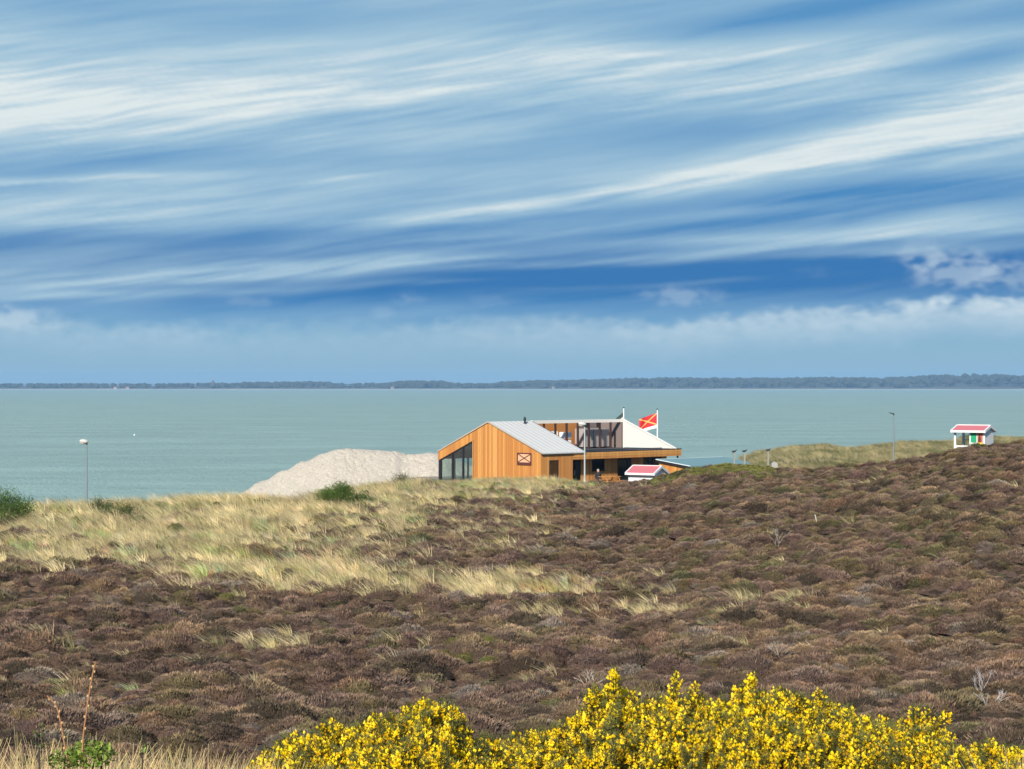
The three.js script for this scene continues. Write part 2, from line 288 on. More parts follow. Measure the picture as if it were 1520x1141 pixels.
// ------------------------------------------------------------------ the timber pavilion
const grain = dataTex(256, 256, (u, v) => { const s = tile(u, v * 0.5, 14, 3), r = fbm(Math.cos(u * 6.283) * 12, v * 1.2, Math.sin(u * 6.283) * 12, 4); const k = 0.86 + 0.28 * r + 0.12 * s; return [k, k * (0.98 + 0.04 * s), k * 0.97]; });
const woods = [[0.66, 0.295, 0.064], [0.58, 0.245, 0.052], [0.71, 0.35, 0.084], [0.56, 0.23, 0.05], [0.62, 0.28, 0.070], [0.74, 0.385, 0.108]].map((c) => std(c, 0.72, { map: grain, bumpMap: grain, bumpScale: 0.003 }));
const gapMat = std([0.10, 0.05, 0.022], 0.9), darkSteel = std([0.022, 0.02, 0.022], 0.5, { metalness: 0.3 }), rust = std([0.085, 0.022, 0.014], 0.65), rustDark = std([0.038, 0.016, 0.012], 0.7);
const roofMat = std([0.47, 0.462, 0.44], 0.5, { bumpMap: groundTex, bumpScale: 0.004 }), roofEdge = std([0.70, 0.66, 0.60], 0.5), whitePanel = std([0.56, 0.545, 0.52], 0.6), pinkPanel = std([0.165, 0.125, 0.112], 0.8);
const glass = new THREE.MeshPhysicalMaterial({ color: new THREE.Color(0.86, 0.93, 0.92), transmission: 1, thickness: 0, roughness: 0.02, ior: 1.5 });
const coatedGlass = new THREE.MeshPhysicalMaterial({ color: new THREE.Color(0.86, 0.93, 0.92), transmission: 1, thickness: 0, roughness: 0.03, ior: 2.1 });
const TURN = 44 * Math.PI / 180;
{
  const L = 17.7, W = 13.4, H2 = W / 2, EAVE = 9.02, RIDGE = 11.62, BASE = 6.0, CUT = 5.45;
  const P = thing('beach_pavilion', 'orange larch clad beach pavilion with gabled pale metal roof and glazed corner', 'building', [2.52, 0, -176], TURN);
  const roofAt = (z) => z > -H2 ? lerp(EAVE, RIDGE, -z / H2) : lerp(RIDGE, EAVE - 0.14, (-z - H2) / H2);
  const rnd = rngOf(77), wood = () => woods[Math.floor(rnd() * woods.length)];
  const plank = (geo, parent, name = 'plank') => mesh(name, geo, wood(), parent);
  // gable end (x = 0): backing wall, planks in front of it, the glazed bay on the left
  const bayTop = (z) => roofAt(z) - 0.80;
  const gw = mesh('gable_wall', prism([[0, BASE], [-8.68, BASE], [-8.68, bayTop(-8.68)], [-13.38, bayTop(-13.38)], [-13.38, roofAt(-13.38) - 0.06], [-H2, RIDGE - 0.06], [0, EAVE - 0.06]], 'x', 0.02, 0.2), gapMat, P);
  const pw = 0.252;
  for (let z = 0; z > -13.36; z -= pw) {
    const a = z - 0.004, b = Math.max(z - pw + 0.008, -13.38), bay = b < -8.7;
    const lo = (q) => bay ? bayTop(q) - 0.02 : BASE;
    const out = -0.022 - 0.012 * rnd();
    const top = (q) => roofAt(q) - 0.05;
    const poly = a > -H2 && b < -H2 ? [[a, lo(a)], [b, lo(b)], [b, top(b)], [-H2, top(-H2)], [a, top(a)]] : [[a, lo(a)], [b, lo(b)], [b, top(b)], [a, top(a)]];
    plank(prism(poly, 'x', out, 0.018), gw);
  }
  // glazed bay
  const bay = mesh('bay_head', prism([[-8.70, bayTop(-8.7) - 0.02], [-13.36, bayTop(-13.36) - 0.02], [-13.36, bayTop(-13.36) - 0.15], [-8.70, bayTop(-8.7) - 0.15]], 'x', 0.03, 0.15), darkSteel, P);
  mesh('bay_sill', box(0.03, 0.15, BASE, BASE + 0.148, -13.36, -8.7), darkSteel, bay);
  for (const [z, w] of [[-13.22, 0.26], [-11.5, 0.13], [-10.08, 0.13], [-8.76, 0.08]]) mesh('mullion', prism([[z - w / 2, BASE + 0.15], [z + w / 2, BASE + 0.15], [z + w / 2, bayTop(z + w / 2) - 0.1], [z - w / 2, bayTop(z - w / 2) - 0.1]], 'x', 0.0, 0.17), darkSteel, bay);
  for (const [a, b] of [[-8.8, -10.02], [-10.14, -11.44], [-11.56, -13.1]]) mesh('pane', prism([[a, BASE + 0.15], [b, BASE + 0.15], [b, bayTop(b) - 0.14], [a, bayTop(a) - 0.14]], 'x', 0.08, 0.09), coatedGlass, bay);
  mesh('corner_board', box(-0.04, 0.02, BASE, bayTop(-8.7) - 0.02, -8.73, -8.66), woods[5], gw);
  // the hatch with a cross
  const sg = mesh('sign_panel', box(-0.06, -0.04, 8.0, 9.02, -2.86, -1.17), std([0.62, 0.34, 0.20], 0.7), P);
  for (const g of [box(-0.1, -0.05, 8.95, 9.04, -2.9, -1.13), box(-0.1, -0.05, 7.96, 8.2, -2.9, -1.13), box(-0.1, -0.05, 8.2, 8.95, -2.9, -2.8), box(-0.1, -0.05, 8.2, 8.95, -1.23, -1.13)]) mesh('sign_frame', g, rust, sg);
  for (const [a, b] of [[8.2, 8.95], [8.95, 8.2]]) mesh('sign_cross', bar([-0.075, a, -2.82], [-0.075, b, -1.2], 0.04, 0.04, 6), rust, sg);
  // front wall left of the canopy, with a narrow window
  const sw = mesh('side_wall', prism([[0.02, BASE], [1.13, BASE], [1.13, 8.4], [2.2, 8.4], [2.2, BASE], [3.93, BASE], [3.93, EAVE - 0.06], [0.02, EAVE - 0.06]], 'z', -0.2, -0.02), gapMat, P);
  for (let x = -0.02; x < 3.9; x += pw) {
    const a = x + 0.004, b = Math.min(x + pw - 0.004, 3.95), o = 0.02 + 0.012 * rnd();
    if (b > 1.15 && a < 2.18) { plank(box(a, b, 8.4, EAVE - 0.04, -0.018, o), sw); plank(box(a, b, BASE, 6.7, -0.018, o), sw); } else plank(box(a, b, BASE, EAVE - 0.04, -0.018, o), sw);
  }
  plank(box(3.93, 3.96, BASE, EAVE - 0.04, -1.1, 0.02), sw);
  const w1 = mesh('window', merge(box(1.16, 1.22, 6.7, 8.38, -0.14, -0.04), box(2.12, 2.18, 6.7, 8.38, -0.14, -0.04), box(1.22, 2.12, 8.3, 8.38, -0.14, -0.04), box(1.22, 2.12, 6.7, 6.78, -0.14, -0.04)), darkSteel, P);
  mesh('pane', box(1.22, 2.12, 6.78, 8.3, -0.1, -0.09), glass, w1);
  // the recessed wall under the canopy
  const RZ = -1.15, units = [[4.6, 5.55, 'door'], [5.55, 6.15, 'dark'], [7.6, 9.25, 'window'], [11.0, 12.45, 'glass'], [12.45, 12.8, 'dark'], [14.5, 15.3, 'glass'], [15.3, 15.75, 'dark'], [15.75, 17.0, 'glass']];
  const rw = new THREE.Group(); rw.name = 'recessed_wall'; P.add(rw);
  for (const g of [box(3.96, 4.55, BASE, 8.38, RZ - 0.2, RZ), box(6.15, 7.6, BASE, 8.38, RZ - 0.2, RZ), box(9.25, 11, BASE, 8.38, RZ - 0.2, RZ), box(7.6, 9.25, BASE, 7.25, RZ - 0.2, RZ), box(12.8, 14.5, BASE, 8.38, RZ - 0.2, RZ), box(17, L, BASE, 8.38, RZ - 0.2, RZ), box(4.55, 6.15, 8.25, 8.38, RZ - 0.2, RZ)]) mesh('wall_section', g, gapMat, rw);
  for (const [a0, b0, lo] of [[3.97, 4.55, BASE], [6.15, 7.58, BASE], [7.6, 9.24, null], [9.26, 10.98, BASE], [12.82, 14.48, BASE], [17, L, BASE]]) for (let x = a0; x < b0 - 0.05; x += pw) plank(box(x + 0.004, Math.min(x + pw - 0.004, b0), lo ?? BASE, lo ? 8.37 : 7.24, RZ + 0.002, RZ + 0.03 + 0.012 * rnd()), rw);
  for (const [a, b, kind] of units) {
    if (kind === 'dark') { mesh('shutter_panel', box(a + 0.01, b - 0.01, BASE, 8.24, RZ - 0.1, RZ - 0.02), darkSteel, P); continue; }
    const lo = kind === 'window' ? 7.27 : BASE, f = mesh(kind === 'door' ? 'door' : 'window', merge(box(a + 0.01, a + 0.09, lo, 8.24, RZ - 0.12, RZ + 0.02), box(b - 0.09, b - 0.01, lo, 8.24, RZ - 0.12, RZ + 0.02), box(a + 0.09, b - 0.09, 8.15, 8.24, RZ - 0.12, RZ + 0.02), box(a + 0.09, b - 0.09, lo, lo + 0.09, RZ - 0.12, RZ + 0.02)), darkSteel, P);
    mesh('pane', box(a + 0.09, b - 0.09, lo + 0.09, 8.15, RZ - 0.06, RZ - 0.05), glass, f);
    if (kind === 'door') mesh('handle', bar([b - 0.2, 6.9, RZ + 0.06], [b - 0.2, 7.4, RZ + 0.06], 0.02), roofEdge, f);
    if (kind === 'window') mesh('sill', box(a - 0.05, b + 0.05, lo - 0.06, lo - 0.002, RZ + 0.05, RZ + 0.16), darkSteel, f);
  }
  // canopy: slab, three fascia boards, dark drip edge
  const can = mesh('canopy', box(3.97, 18.44, 8.42, 8.98, -1.6, -0.03), std([0.05, 0.035, 0.028], 0.9), P);
  [[8.39, 8.585], [8.597, 8.795], [8.807, 9.0]].forEach(([a, b], i) => { mesh('fascia_board', box(3.97, 18.48, a, b, -0.025, 0.03 + 0.006 * i), woods[[4, 2, 5][i]], can); mesh('end_board', box(18.445, 18.48, a, b, -1.6, -0.03), woods[[4, 2, 5][i]], can); });
  mesh('drip_edge', box(3.97, 18.5, 9.004, 9.07, -1.6, 0.06), darkSteel, can);
  mesh('canopy_post', box(18.2, 18.32, BASE, 8.4, -0.3, -0.18), darkSteel, P);
  // other outside walls
  mesh('end_wall', prism([[-1.2, BASE], [-13.3, BASE], [-13.3, roofAt(-13.3) - 0.06], [-H2, RIDGE - 0.06], [-H2, 8.9], [-1.2, 8.9]], 'x', L - 0.2, L), woods[1], P);
  mesh('rear_wall', merge(box(5.6, L - 0.2, BASE, 8.86, -13.4, -13.2), box(0.2, 5.6, 8.2, 8.84, -13.4, -13.2)), woods[1], P);
  const rg = mesh('rear_glazing_frame', merge(...[0.25, 1.9, 3.6, 5.4].map((x) => box(x, x + 0.12, BASE, 8.2, -13.38, -13.24)), box(0.37, 5.4, BASE, BASE + 0.1, -13.36, -13.26)), darkSteel, P);
  for (const [a, b] of [[0.37, 1.9], [2.02, 3.6], [3.72, 5.4]]) mesh('pane', box(a, b, BASE + 0.1, 8.2, -13.32, -13.31), glass, rg);
  mesh('room_floor', box(0.2, L - 0.2, BASE - 0.4, BASE - 0.02, -13.2, -1.4), std([0.42, 0.34, 0.26], 0.6), P);
  mesh('room_divider', box(6.2, 6.35, BASE, 8.9, -13.2, -1.4), std([0.07, 0.065, 0.055], 0.9), P);
  // roofs
  const slab = (z0, z1, x0, x1, t) => prism([[z0, roofAt(z0) + 0.02], [z1, roofAt(z1) + 0.02], [z1, roofAt(z1) + 0.02 + t], [z0, roofAt(z0) + 0.02 + t]], 'x', x0, x1);
  const rf = mesh('front_roof', merge(prism([[0.16, EAVE - 0.06], [-H2, RIDGE], [-H2, RIDGE + 0.1], [0.16, EAVE + 0.04]], 'x', -0.02, CUT)), roofMat, P);
  for (let x = 0.5; x < CUT - 0.1; x += 0.62) mesh('standing_seam', prism([[0.17, EAVE + 0.04], [-H2 + 0.02, RIDGE + 0.1], [-H2 + 0.02, RIDGE + 0.135], [0.17, EAVE + 0.075]], 'x', x, x + 0.03), roofMat, rf);
  mesh('verge_trim', prism([[0.18, EAVE - 0.03], [-H2, RIDGE + 0.03], [-13.44, EAVE - 0.17], [-13.44, EAVE - 0.08], [-H2, RIDGE + 0.14], [0.18, EAVE + 0.06]], 'x', -0.07, -0.024), std([0.40, 0.33, 0.26], 0.6), rf);
  mesh('gutter', box(-0.02, 3.94, EAVE - 0.12, EAVE - 0.055, 0.05, 0.17), darkSteel, rf);
  const rr = mesh('rear_roof', prism([[-H2 - 0.01, RIDGE], [-13.5, EAVE - 0.2], [-13.5, EAVE - 0.1], [-H2 - 0.01, RIDGE + 0.1]], 'x', -0.02, CUT), roofMat, P);
  mesh('rear_roof', prism([[-9.72, roofAt(-9.72)], [-13.5, EAVE - 0.2], [-13.5, EAVE - 0.1], [-9.72, roofAt(-9.72) + 0.1]], 'x', CUT + 0.004, L), roofMat, P);
  mesh('ridge_beam', box(CUT, L + 0.04, RIDGE - 0.16, RIDGE + 0.13, -H2 - 0.16, -H2 + 0.1), roofEdge, rr);
  mesh('cut_trim', prism([[0.1, EAVE - 0.02], [-H2, RIDGE + 0.0], [-H2, RIDGE + 0.12], [0.1, EAVE + 0.06]], 'x', CUT + 0.003, CUT + 0.06), darkSteel, rf);
  mesh('cheek_wall', prism([[0.08, EAVE + 0.06], [-H2 + 0.12, EAVE + 0.06], [-H2 + 0.12, RIDGE + 0.11]], 'x', L - 0.14, L), whitePanel, P);
  const cheek = mesh('cheek_trim', prism([[0.1, EAVE + 0.05], [-H2 + 0.11, RIDGE + 0.10], [-H2 + 0.11, RIDGE + 0.17], [0.1, EAVE + 0.12]], 'x', L - 0.2, L + 0.03), roofEdge, P);
  mesh('plant_deck', box(CUT + 0.06, L - 0.21, 8.92, 9.03, -9.5, -1.6), std([0.03, 0.028, 0.028], 0.9), P);
  mesh('deck_edge', box(CUT + 0.06, L - 0.21, 9.03, 9.14, -1.62, -1.5), darkSteel, P);
  for (let k = 0; k < 8; k++) { const x = 7.05 + 1.49 * k; const post = mesh('steel_post', box(x - 0.08, x + 0.08, 9.03, RIDGE - 0.16, -H2 - 0.08, -H2 + 0.08), rustDark, P); if (k > 3 && k < 6) mesh('floodlight', box(x - 0.4, x - 0.2, RIDGE - 0.62, RIDGE - 0.16, -H2 - 0.06, -H2 + 0.1), darkSteel, post); }
  const bw = mesh('plant_back_wall', box(CUT + 0.004, L - 0.2, 9.03, RIDGE - 0.1, -9.7, -9.5), gapMat, P);
  for (let x = CUT + 0.02; x < L - 0.3; x += 0.5) mesh(x < 14.2 ? 'plank' : 'wall_panel', box(x, Math.min(x + 0.49, L - 0.22), 9.04, RIDGE - 0.12, -9.497, -9.46), x < 14.2 ? woods[[1, 3, 3, 1][Math.floor(rnd() * 4)]] : pinkPanel, bw);
  mesh('plant_side_wall', box(L - 0.34, L - 0.21, 9.03, RIDGE - 0.17, -9.45, -H2 + 0.1), pinkPanel, P);
  mesh('inner_cheek', box(CUT, CUT + 0.12, 9.03, roofAt(-9.4) - 0.02, -9.45, -H2 - 0.2), woods[1], P);
  // flue
  const fl = mesh('flue', (() => { const g = lathe([[0.001, -0.3], [0.09, -0.3], [0.09, 0.35], [0.13, 0.36], [0.13, 0.55], [0.09, 0.58], [0.05, 0.72], [0.001, 0.72]], 12); g.translate(4.1, 11.42, -6.2); return g; })(), std([0.012, 0.012, 0.013], 0.6), P);
  mesh('flue_collar', (() => { const g = lathe([[0.09, 0], [0.2, -0.06], [0.2, -0.1]], 12); g.translate(4.1, 11.58, -6.2); return g; })(), std([0.03, 0.03, 0.03], 0.6), fl);
  // the plant on the roof, seen between the posts
  const place = (x, y, z) => { const v = new THREE.Vector3(x, y, z).applyAxisAngle(new THREE.Vector3(0, 1, 0), TURN); return [v.x + 2.52, v.y, v.z - 176]; };
  const steel = std([0.62, 0.61, 0.60], 0.35, { metalness: 0.6 }), grey = std([0.30, 0.27, 0.255], 0.7), white = std([0.74, 0.73, 0.71], 0.5);
  const ahu = thing('air_handling_unit', 'big grey box shaped ventilation unit behind the roof posts', 'ventilation unit', place(15.0, 9.035, -8.2), TURN);
  mesh('casing', box(-1.55, 1.75, 0.1, 1.82, -0.75, 0.6), grey, ahu); for (const x of [-1.3, 0.1, 1.45]) mesh('foot', box(x, x + 0.2, 0, 0.1, -0.7, 0.55), darkSteel, ahu);
  for (const x of [-0.45, 0.65]) mesh('door_seam', box(x, x + 0.04, 0.12, 1.8, 0.602, 0.615), darkSteel, ahu);
  const ac = thing('condenser_unit', 'white condenser with round fan between the roof posts', 'air conditioner', place(10.0, 9.035, -8.6), TURN);
  mesh('casing', box(-0.5, 0.5, 0.8, 1.62, -0.3, 0.3), white, ac); mesh('fan_grille', (() => { const g = lathe([[0.001, 0], [0.26, 0], [0.28, 0.03], [0.1, 0.06], [0.001, 0.06]], 20); g.rotateX(Math.PI / 2); g.translate(0, 1.2, 0.303); return g; })(), std([0.09, 0.09, 0.09], 0.6), ac); for (const x of [-0.42, 0.36]) mesh('leg', box(x, x + 0.08, 0, 0.8, -0.25, 0.25), darkSteel, ac);
  const duct = thing('ventilation_duct', 'silver round elbow duct left of the white condenser', 'duct', place(8.3, 9.035, -8.6), TURN);
  mesh('elbow', new THREE.TubeGeometry(new THREE.QuadraticBezierCurve3(new THREE.Vector3(-0.6, 0, 0), new THREE.Vector3(-0.6, 1.3, 0), new THREE.Vector3(0.75, 1.25, 0)), 14, 0.36, 14), steel, duct); mesh('collar', bar([0.6, 1.25, 0], [0.82, 1.25, 0], 0.42, 0.42, 16), grey, duct);
  const box2 = thing('heat_pump', 'white two part heat pump behind the pole of the lamp at the pavilion', 'heat pump', place(11.15, 9.035, -8.0), TURN);
  mesh('upper_casing', box(-0.45, 0.55, 0.95, 1.55, -0.3, 0.3), white, box2); mesh('lower_casing', box(-0.42, 0.52, 0.25, 0.8, -0.3, 0.3), white, box2); for (const x of [-0.4, 0.4]) mesh('rail', box(x, x + 0.08, 0, 0.95, -0.34, -0.302), darkSteel, box2);
  const pipe = thing('roof_pipe', 'white insulated pipe low on the roof deck left of the heat pump', 'pipe', place(8.4, 9.035, -7.6), TURN);
  mesh('run', merge(bar([0, 0.6, 0], [2.1, 0.6, 0], 0.08), bar([0, 0, 0], [0, 0.6, 0], 0.08), bar([2.1, 0, 0], [2.1, 0.6, 0], 0.08)), white, pipe);
}
// low shed with a green-blue mono-pitch roof to the right
{
  const d = 178, S = thing('timber_shed', 'low orange timber shed with flat pale blue roof right of the pavilion', 'shed', [(975 - 760) / F * d, 0, -d], TURN);
  const hi = 8.44, lo = 7.96, D = 3.9, Ls = 9.0, B = 5.8, y = (z) => lerp(hi, lo, z / D), rnd = rngOf(4);
  const w = mesh('wall', prism([[0.15, B], [D - 0.3, B], [D - 0.3, y(D - 0.3) - 0.2], [0.15, y(0.15) - 0.2]], 'x', 0.2, Ls - 0.2), gapMat, S);
  for (let z = 0.15; z < D - 0.35; z += 0.25) mesh('plank', prism([[z + 0.005, B], [Math.min(z + 0.245, D - 0.3), B], [Math.min(z + 0.245, D - 0.3), y(Math.min(z + 0.245, D - 0.3)) - 0.2], [z + 0.005, y(z) - 0.2]], 'x', 0.15, 0.197), woods[Math.floor(rnd() * 6)], w);
  for (let x = 0.2; x < Ls - 0.25; x += 0.25) mesh('plank', box(x + 0.005, x + 0.245, B, y(D - 0.3) - 0.2, D - 0.297, D - 0.26), woods[Math.floor(rnd() * 6)], w);
  const r = mesh('roof', prism([[0, hi - 0.16], [D, lo - 0.16], [D, lo], [0, hi]], 'x', 0, Ls), std([0.14, 0.24, 0.245], 0.65), S);
  mesh('fascia', prism([[-0.03, hi - 0.22], [D + 0.03, lo - 0.22], [D + 0.03, lo - 0.03], [-0.03, hi - 0.03]], 'x', -0.05, -0.003), darkSteel, r);
  mesh('edge_trim', prism([[-0.05, hi - 0.027], [D + 0.04, lo - 0.027], [D + 0.04, lo + 0.03], [-0.05, hi + 0.03]], 'x', -0.09, 0.02), std([0.6, 0.66, 0.68], 0.4), r);
  mesh('ridge_trim', box(0.03, Ls, hi - 0.02, hi + 0.045, -0.09, 0.0), std([0.42, 0.48, 0.49], 0.5), r);
}
// the two white huts with red roofs
function hut(u, d, ridgeRow, label, open, group) {
  const x = (u - 760) / F * d, top = EYE - (ridgeRow - 570.5) / F * d, base = height(x, d) - 0.1, RT = -33 * Math.PI / 180;
  const g = thing('beach_hut', label, 'hut', [x, base, -d], RT, group), K = 0.88, R = (top - base) / K, E = R - (open ? 0.42 : 0.62), L = 1.3, Wd = 1.05; g.scale.set(K, K, K);
  const wh = std([0.62, 0.615, 0.61], 0.6), red = std([0.46, 0.125, 0.135], 0.55), grey = std([0.55, 0.56, 0.57], 0.6);
  const r = mesh('roof', merge(prism([[0, R], [1.38, E - 0.02], [1.38, E + 0.06], [0, R + 0.08]], 'x', -L - 0.1, L + 0.1), prism([[0, R], [-1.38, E - 0.02], [-1.38, E + 0.06], [0, R + 0.08]], 'x', -L - 0.1, L + 0.1)), red, g);
  for (const s of [-1, 1]) for (const e of [-1, 1]) mesh('barge_board', prism([[0, R - 0.12], [e * 1.42, E - 0.12], [e * 1.42, E + 0.09], [0, R + 0.11]], 'x', s * (L + 0.16) - 0.06, s * (L + 0.16) + 0.06), wh, r);
  for (const e of [-1, 1]) mesh('eaves_board', box(-L - 0.1, L + 0.1, E - 0.1, E + 0.085, e * 1.42 - 0.045, e * 1.42 + 0.045), wh, r);
  mesh('ridge_cap', box(-L - 0.1, L + 0.1, R + 0.06, R + 0.125, -0.08, 0.08), wh, r);
  for (const s of [-1, 1]) {
    const w = mesh('gable_wall', prism([[-Wd, 0], [Wd, 0], [Wd, E + 0.1], [0, R - 0.06], [-Wd, E + 0.1]], 'x', s * L - 0.05, s * L + 0.03), wh, g);
    for (let z = -Wd; z < Wd - 0.1; z += 0.3) mesh('board', box(s * (L + 0.03) - (s < 0 ? 0.02 : -0.001), s * (L + 0.03) + (s < 0 ? -0.001 : 0.02), 0.02, E + 0.08, z + 0.008, z + 0.292), wh, w);
    if (open && s < 0) { w.removeFromParent(); mesh('corner_post', box(-L - 0.05, -L + 0.12, 0, E + 0.1, Wd - 0.14, Wd), wh, g); mesh('corner_post', box(-L - 0.05, -L + 0.12, 0, E + 0.1, -Wd, -Wd + 0.14), wh, g); }
  }
  if (!open) {
    for (const e of [-1, 1]) { const w = mesh('front_wall', box(-L + 0.05, L - 0.06, 0, E + 0.1, e * (Wd - 0.06) - 0.04, e * (Wd - 0.06) + 0.04), wh, g); if (e > 0) for (let x2 = -L + 0.06; x2 < L - 0.3; x2 += 0.35) mesh('board', box(x2, x2 + 0.335, 0.02, E + 0.05, Wd - 0.018, Wd), wh, w); }
  } else {
    const p = mesh('poster_wall', box(0.0, L - 0.06, 0, E + 0.1, Wd - 0.1, Wd - 0.02), wh, g);
    const y0 = E - 1.05;
    mesh('poster', box(0.12, 0.62, y0 + 0.12, E - 0.12, Wd - 0.018, Wd), std([0.01, 0.26, 0.12], 0.5), p);
    const q = mesh('picture_poster', box(0.70, 1.16, y0 + 0.12, E - 0.08, Wd - 0.018, Wd), std([0.45, 0.10, 0.035], 0.5), p);
    mesh('poster_strip', box(0.68, 1.17, y0 - 0.06, y0 + 0.11, Wd - 0.018, Wd), std([0.72, 0.52, 0.05], 0.5), p);
    mesh('bottle_print', (() => { const k = lathe([[0.001, 0], [0.12, 0], [0.12, 0.35], [0.05, 0.5], [0.05, 0.66], [0.001, 0.66]], 10); k.scale(1, 1, 0.06); k.translate(0.9, y0 + 0.16, Wd + 0.004); return k; })(), std([0.05, 0.03, 0.03], 0.5), q);
    mesh('low_wall', box(-L, 0.0, 0, E - 1.2, Wd - 0.1, Wd - 0.03), wh, g);
    mesh('rear_pane', box(-L + 0.12, 0.3, 0.5, E + 0.05, -Wd + 0.06, -Wd + 0.07), glass, g);
    mesh('rear_wall', box(0.3, L - 0.06, 0, E + 0.1, -Wd + 0.02, -Wd + 0.1), wh, g);
    const bench = mesh('shelf', box(-L + 0.2, -0.1, E - 0.75, E - 0.69, -0.5, -0.1), grey, g);
    for (const x2 of [-L + 0.25, -0.2]) mesh('shelf_leg', box(x2, x2 + 0.05, 0, E - 0.75, -0.35, -0.25), grey, bench);
  }
  return g;
}
hut(961, 160, 691.5, 'white hut with red roof in front of the timber pavilion', false, 'white huts with red roofs');
hut(1446, 150, 631.5, 'open white hut with red roof and green poster on the right brow', true, 'white huts with red roofs');

// ------------------------------------------------------------------ lamps, flags, posts
const galv = std([0.20, 0.235, 0.25], 0.5, { metalness: 0.4 }), poleWhite = std([0.74, 0.76, 0.76], 0.5), lampHead = std([0.44, 0.43, 0.40], 0.45);
function lamp(u, d, topRow, kind, label) {
  const [x, base, z] = at(u, d), top = EYE - (topRow - 570.5) / F * d, h = top - base;
  const g = thing('street_lamp', label, 'lamp post', [x, base, z], 0, 'street lamps');
  const thick = kind === 'thin' ? 0.8 : 1;
  mesh('pole', lathe([[0.001, -0.3], [0.11 * thick, -0.3], [0.11 * thick, 1.0], [0.075 * thick, 1.15], [0.05 * thick, h - 0.1], [0.001, h - 0.1]], 12), kind === 'thin' ? galv : kind === 'pale' ? std([0.33, 0.35, 0.345], 0.6) : galv, g);
  if (kind === 'thin') { mesh('head', prism([[0.06, h - 0.08], [0.02, h - 0.14], [-0.32, h - 0.0], [-0.34, h + 0.04], [-0.06, h - 0.02]], 'z', -0.14, 0.14), darkSteel, g); }
  else {
    const hd = mesh('head', (() => { const k = new THREE.SphereGeometry(0.34, 18, 12); k.scale(1, 0.5, 0.62); k.rotateZ(-0.12); k.translate(-0.2, h + 0.04, 0); return k; })(), lampHead, g);
    mesh('bowl', (() => { const k = new THREE.SphereGeometry(0.26, 16, 8, 0, 6.2832, Math.PI / 2, Math.PI / 2); k.scale(1, 0.62, 0.6); k.translate(-0.26, h - 0.03, 0); return k; })(), std([0.42, 0.42, 0.39], 0.25), hd);
    mesh('bracket', bar([0, h - 0.2, 0], [0.02, h + 0.02, 0], 0.07, 0.07, 10), darkSteel, g);
  }
}
lamp(128, 150, 655, 'round', 'thin grey street lamp with white oval head above the marram at left');
lamp(868, 165, 629, 'pale', 'pale street lamp standing in front of the timber pavilion');
lamp(1327, 150, 612, 'thin', 'slim grey street lamp with flat dark head on the right brow');

function clothGeo(w, h, sag, fold, seed) {
  const g = new THREE.PlaneGeometry(w, h, 26, 16), p = g.attributes.position;
  for (let i = 0; i < p.count; i++) { const t = 0.5 - p.getX(i) / w; const y = p.getY(i); p.setXYZ(i, -t * w * (1 - 0.08 * t), y * (1 - 0.06 * t) - sag * t - 0.08 * t * t, fold * t * Math.sin(t * 7 + y * 1.3 + seed) + 0.3 * fold * Math.sin(t * 15 + seed)); }
  g.computeVertexNormals(); return g;
}
function canvasTex(w, h, draw) { const c = document.createElement('canvas'); c.width = w; c.height = h; draw(c.getContext('2d'), w, h); const t = new THREE.CanvasTexture(c); t.colorSpace = THREE.SRGBColorSpace; return t; }
function flagPole(u, d, topRow, label) {
  const [x, base, z] = at(u, d), top = EYE - (topRow - 570.5) / F * d;
  const g = thing('flagpole', label, 'flagpole', [x, base, z], 0, 'flagpoles behind the pavilion'), h = top - base;
  mesh('pole', lathe([[0.001, -0.3], [0.075, -0.3], [0.07, h * 0.4], [0.05, h - 0.1], [0.001, h - 0.1]], 12), poleWhite, g);
  mesh('finial', (() => { const k = new THREE.SphereGeometry(0.08, 10, 8); k.translate(0, h - 0.04, 0); return k; })(), darkSteel, g);
  return [x, top, z];
}
